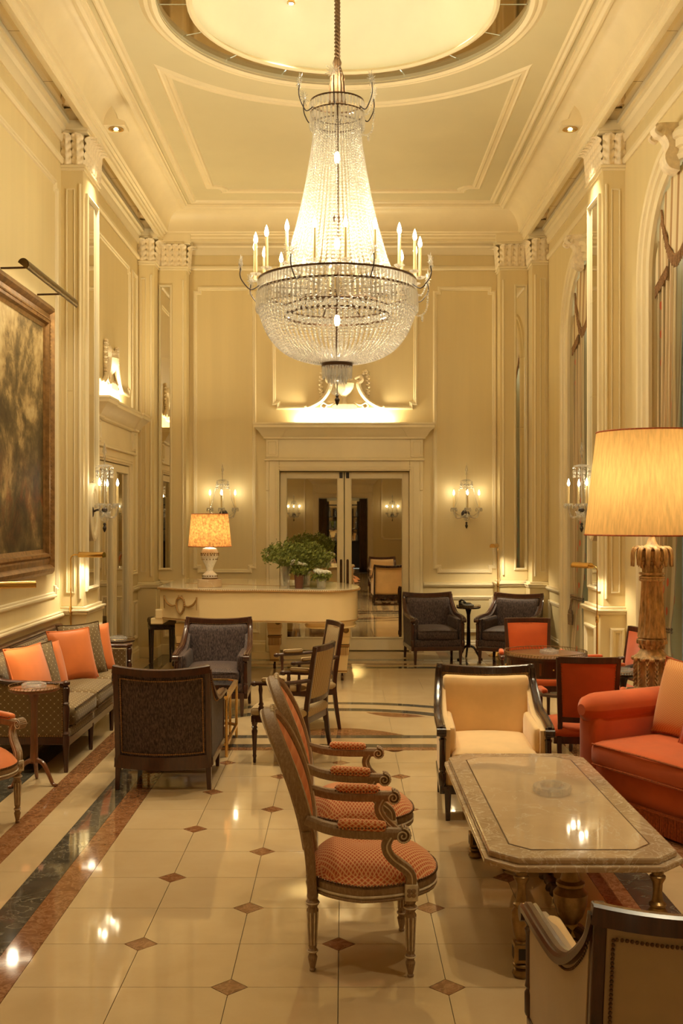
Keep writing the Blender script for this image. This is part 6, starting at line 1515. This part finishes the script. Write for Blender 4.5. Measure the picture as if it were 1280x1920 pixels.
def pelmet(label, c, r):
    t = thing('swagged_pelmet', label, 'pelmet', (0, 0, 0), 0, 'swagged pelmets in the window arches'); R2 = r-.02
    top = lambda d: ZS+sqrt(max(0, R2*R2-d*d))
    for s in (-1, 1):                              # tails at the jambs
        d0, d1 = .38, R2; lowf = lambda d: 3.69-.10*((d-d0)/(d1-d0))
        def fn(i, j):
            d = d0+(d1-d0)*i; z0 = lowf(d); z1 = max(top(d), z0+.01); return (RX+.030+.008*sin(i*18), c+s*d, z0+(z1-z0)*j)
        m = MB(); m.grid(fn, 24, 10, lambda i, j: (i*2.2+.5, j*.01)); tail = m.build('tail', 'pelmet', t, solid=.004)
        m = MB()
        for k in range(34): d = d0+(d1-d0)*k/33; m.tube([(RX+.022, c+s*d, lowf(d)+.02), (RX+.020, c+s*d+random.uniform(-.003, .003), lowf(d)-.055-random.random()*.02)], [.006, .0055], 4)
        m.tube([(RX+.020, c+s*(d0+(d1-d0)*k/10), lowf(d0+(d1-d0)*k/10)+.015) for k in range(11)], .009, 6); m.build('tail_fringe', 'fringe', tail, kind='stuff')
    dm_ = .47; low = lambda d: 3.70+.46*(abs(d)/dm_)**1.9
    def fn(i, j):
        d = -dm_+2*dm_*i; z0 = low(d); z1 = max(top(d), z0+.01); return (RX+.014+.008*sin(i*40)-.02*sin(pi*i)*(1-j), c+d, z0+(z1-z0)*j)
    m = MB(); m.grid(fn, 44, 12, lambda i, j: (i*6+.5, j*.01)); sw = m.build('swag', 'pelmet', t, solid=.004)
    m = MB(); pts = [(RX+.004-.02*sin(pi*(k/40)), c-dm_+2*dm_*k/40, low(-dm_+2*dm_*k/40)) for k in range(41)]
    for p in walk(pts, .011): m.tube([(p[0], p[1], p[2]+.02), (p[0]-.004, p[1]+random.uniform(-.004, .004), p[2]-.06-random.random()*.025)], [.006, .0055], 4)
    m.tube([(x, y, z+.015) for x, y, z in pts], .010, 6); m.build('swag_fringe', 'fringe', sw, kind='stuff')
    m = MB()
    def sh(i, j): return (RX+.27+.012*sin(2*pi*16*i), c-r+.01+(2*r-.02)*i, .02+(ZS+.3)*j)
    return t
MATS['pelmet'] = None
m_, nt, b = new_mat('pelmet'); uv = N(nt, 'ShaderNodeUVMap'); s_ = N(nt, 'ShaderNodeSeparateXYZ'); nt.links.new(uv.outputs[0], s_.inputs[0])
nt.links.new(ramp(nt, math_(nt, 'FRACT', s_.outputs[0]), [(0, (.72, .60, .38)), (.70, (.76, .64, .42)), (.76, (.36, .21, .09)), (.86, (.42, .24, .10)), (.92, (.72, .60, .38))]), b.inputs['Base Color']); b.inputs['Roughness'].default_value = .6
pelmet('striped fringed pelmet in the arch of the far-corner window', *WIN[1]); pelmet('striped fringed pelmet in the arch of the window nearer the camera', *WIN[0])
for k, (c, r) in enumerate(WIN):
    m = MB(); m.grid(lambda i, j: (RX+.25+.014*sin(2*pi*15*i), c-r+.012+(2*r-.024)*i, .02+(ZS+.02)*j), 120, 8)
    tag(m.build('sheer_curtain', 'sheer', solid=.002, angle=80), ['white sheer curtain behind the drapes of the nearer window', 'white sheer curtain behind the drapes of the far-corner window'][k], 'curtain', 'sheer curtains')

# ------------------------------------------------------------------ downlights on consoles in the cove
def downlight(label, s, y):
    t = thing('cove_downlight', label, 'downlight', (s*2.10, y, 5.325), 0, 'downlights in the cove')
    m = MB(); m.prism([(-.12, 0), (.10, 0), (.10, .035), (.03, .06), (.0, .13), (-.03, .21), (-.12, .24)], -.10, .10, lambda u, v, h: (-s*u, h, v)); m.build('console', 'trim', t, angle=25)
    m = MB(); m.lathe([(.066, 0), (.070, -.008), (.052, -.006), (.05, .012)], 28, caps=False); m.build('trim_ring', 'brass', t)
    m = MB(); m.lathe([(.05, -.003), (.03, .004), (0, .006)], 24); m.build('reflector', 'mirror_aged', t); m = MB(); m.sphere((0, 0, -.004), (.022, .022, .008), 12, 6); m.build('lamp_face', 'downlight', t)
    lamp('SPOT', (0, 0, -.03), DLP, WARM, .04, spot=62, blend=1.0, parent=t)
DLP = 230
for y, w_ in ((9.95, 'mirrored pier beside the doors end'), (5.15, 'pier beside the marble table'), (2.9, 'near seating, added as unseen fill light'), (-.6, 'bar half, added as unseen fill light')):
    for s, q in ((-1, 'painting'), (1, 'window')): downlight('recessed downlight in the cove above the %s, %s side' % (w_, q), s, y)  # last two pairs are out of view, added to fill the room

for k in range(4):
    a = radians(118+90*k); x, y = .92*cos(a), 8.13+.92*sin(a)
    t = thing('dome_spotlight', 'small bright spotlight set in the dome, %s' % ('beside the chandelier rope', 'on the painting side', 'toward the camera', 'on the window side')[k], 'downlight', (x, y, 6.005), 0, 'spotlights in the dome')
    m = MB(); m.lathe([(.03, .02), (.034, 0), (.026, -.004), (.024, .01)], 20, caps=False); m.build('trim_ring', 'brass', t); m = MB(); m.sphere((0, 0, 0), (.02, .02, .008), 12, 6); m.build('lamp_face', 'downlight', t)
    lamp('SPOT', (0, 0, -.03), 230, WARM, .03, spot=66, blend=.9, parent=t)

# ------------------------------------------------------------------ bar seen in the mirrors behind the camera
br = MB(); br.box(-1.6, -1.5, FY-3.1, FY-.2, 0, 2.8); br.box(1.5, 1.6, FY-3.1, FY-.2, 0, 2.8); br.box(-1.6, 1.6, FY-3.2, FY-3.1, 0, 2.8); br.box(-1.6, 1.6, FY-3.2, FY-.2, 2.8, 2.9)
struct(br.build('wall_bar', 'bar_dark', smooth=False))
t = thing('bar_shelves', 'dark bar shelving seen in the mirrored doors', 'shelf', (0, FY-3.09, 0), pi)
for x in (-1.1, 0, 1.1): m = MB(); m.box(x-.03, x+.03, -.30, 0, 0, 2.5); m.build('upright', 'dark_wood', t, smooth=False)
for z in (.9, 1.3, 1.7, 2.1, 2.47): m = MB(); m.box(-1.12, 1.12, -.29, 0, z, z+.03); m.build('shelf_board', 'dark_wood', t, smooth=False)
m = MB(); m.box(-1.07, 1.07, -.012, -.004, .93, 2.47); m.build('back_mirror', 'mirror', t, smooth=False)
B0 = None
for z in (.93, 1.33, 1.73):
    for k in range(12):
        x = -.98+.178*k+random.uniform(-.02, .02); loc = (x, FY-2.93+random.uniform(-.03, .03), z)
        if B0 is None:
            m = MB(); m.lathe([(.036, 0), (.038, .01), (.038, .17), (.030, .20), (.013, .23), (.013, .30), (.015, .30), (.015, .31)], 12); B0 = m.build('bottle', 'crystal_clear', loc=loc); tag(B0, 'bottle on the bar shelves seen in the mirrored doors', 'bottle', 'bottles on the bar shelves')
        else: again(B0, loc, scale=(1, 1, random.uniform(.8, 1.05)))
lamp('POINT', (0, FY-1.6, 2.4), 14, WARM, .1, name='bar_lamp')
for s in (-1, 1):
    m = MB(); m.grid(lambda i, j: (s*(.74-.24*i), FY-.12+.03*sin(2*pi*5*i), .02+2.26*j), 40, 4); tag(m.build('bar_curtain', 'bar_curtain', solid=.006, angle=80), 'brown curtain at the bar doorway on the %s side, seen in mirror' % ('window' if s > 0 else 'painting'), 'curtain', 'bar doorway curtains')
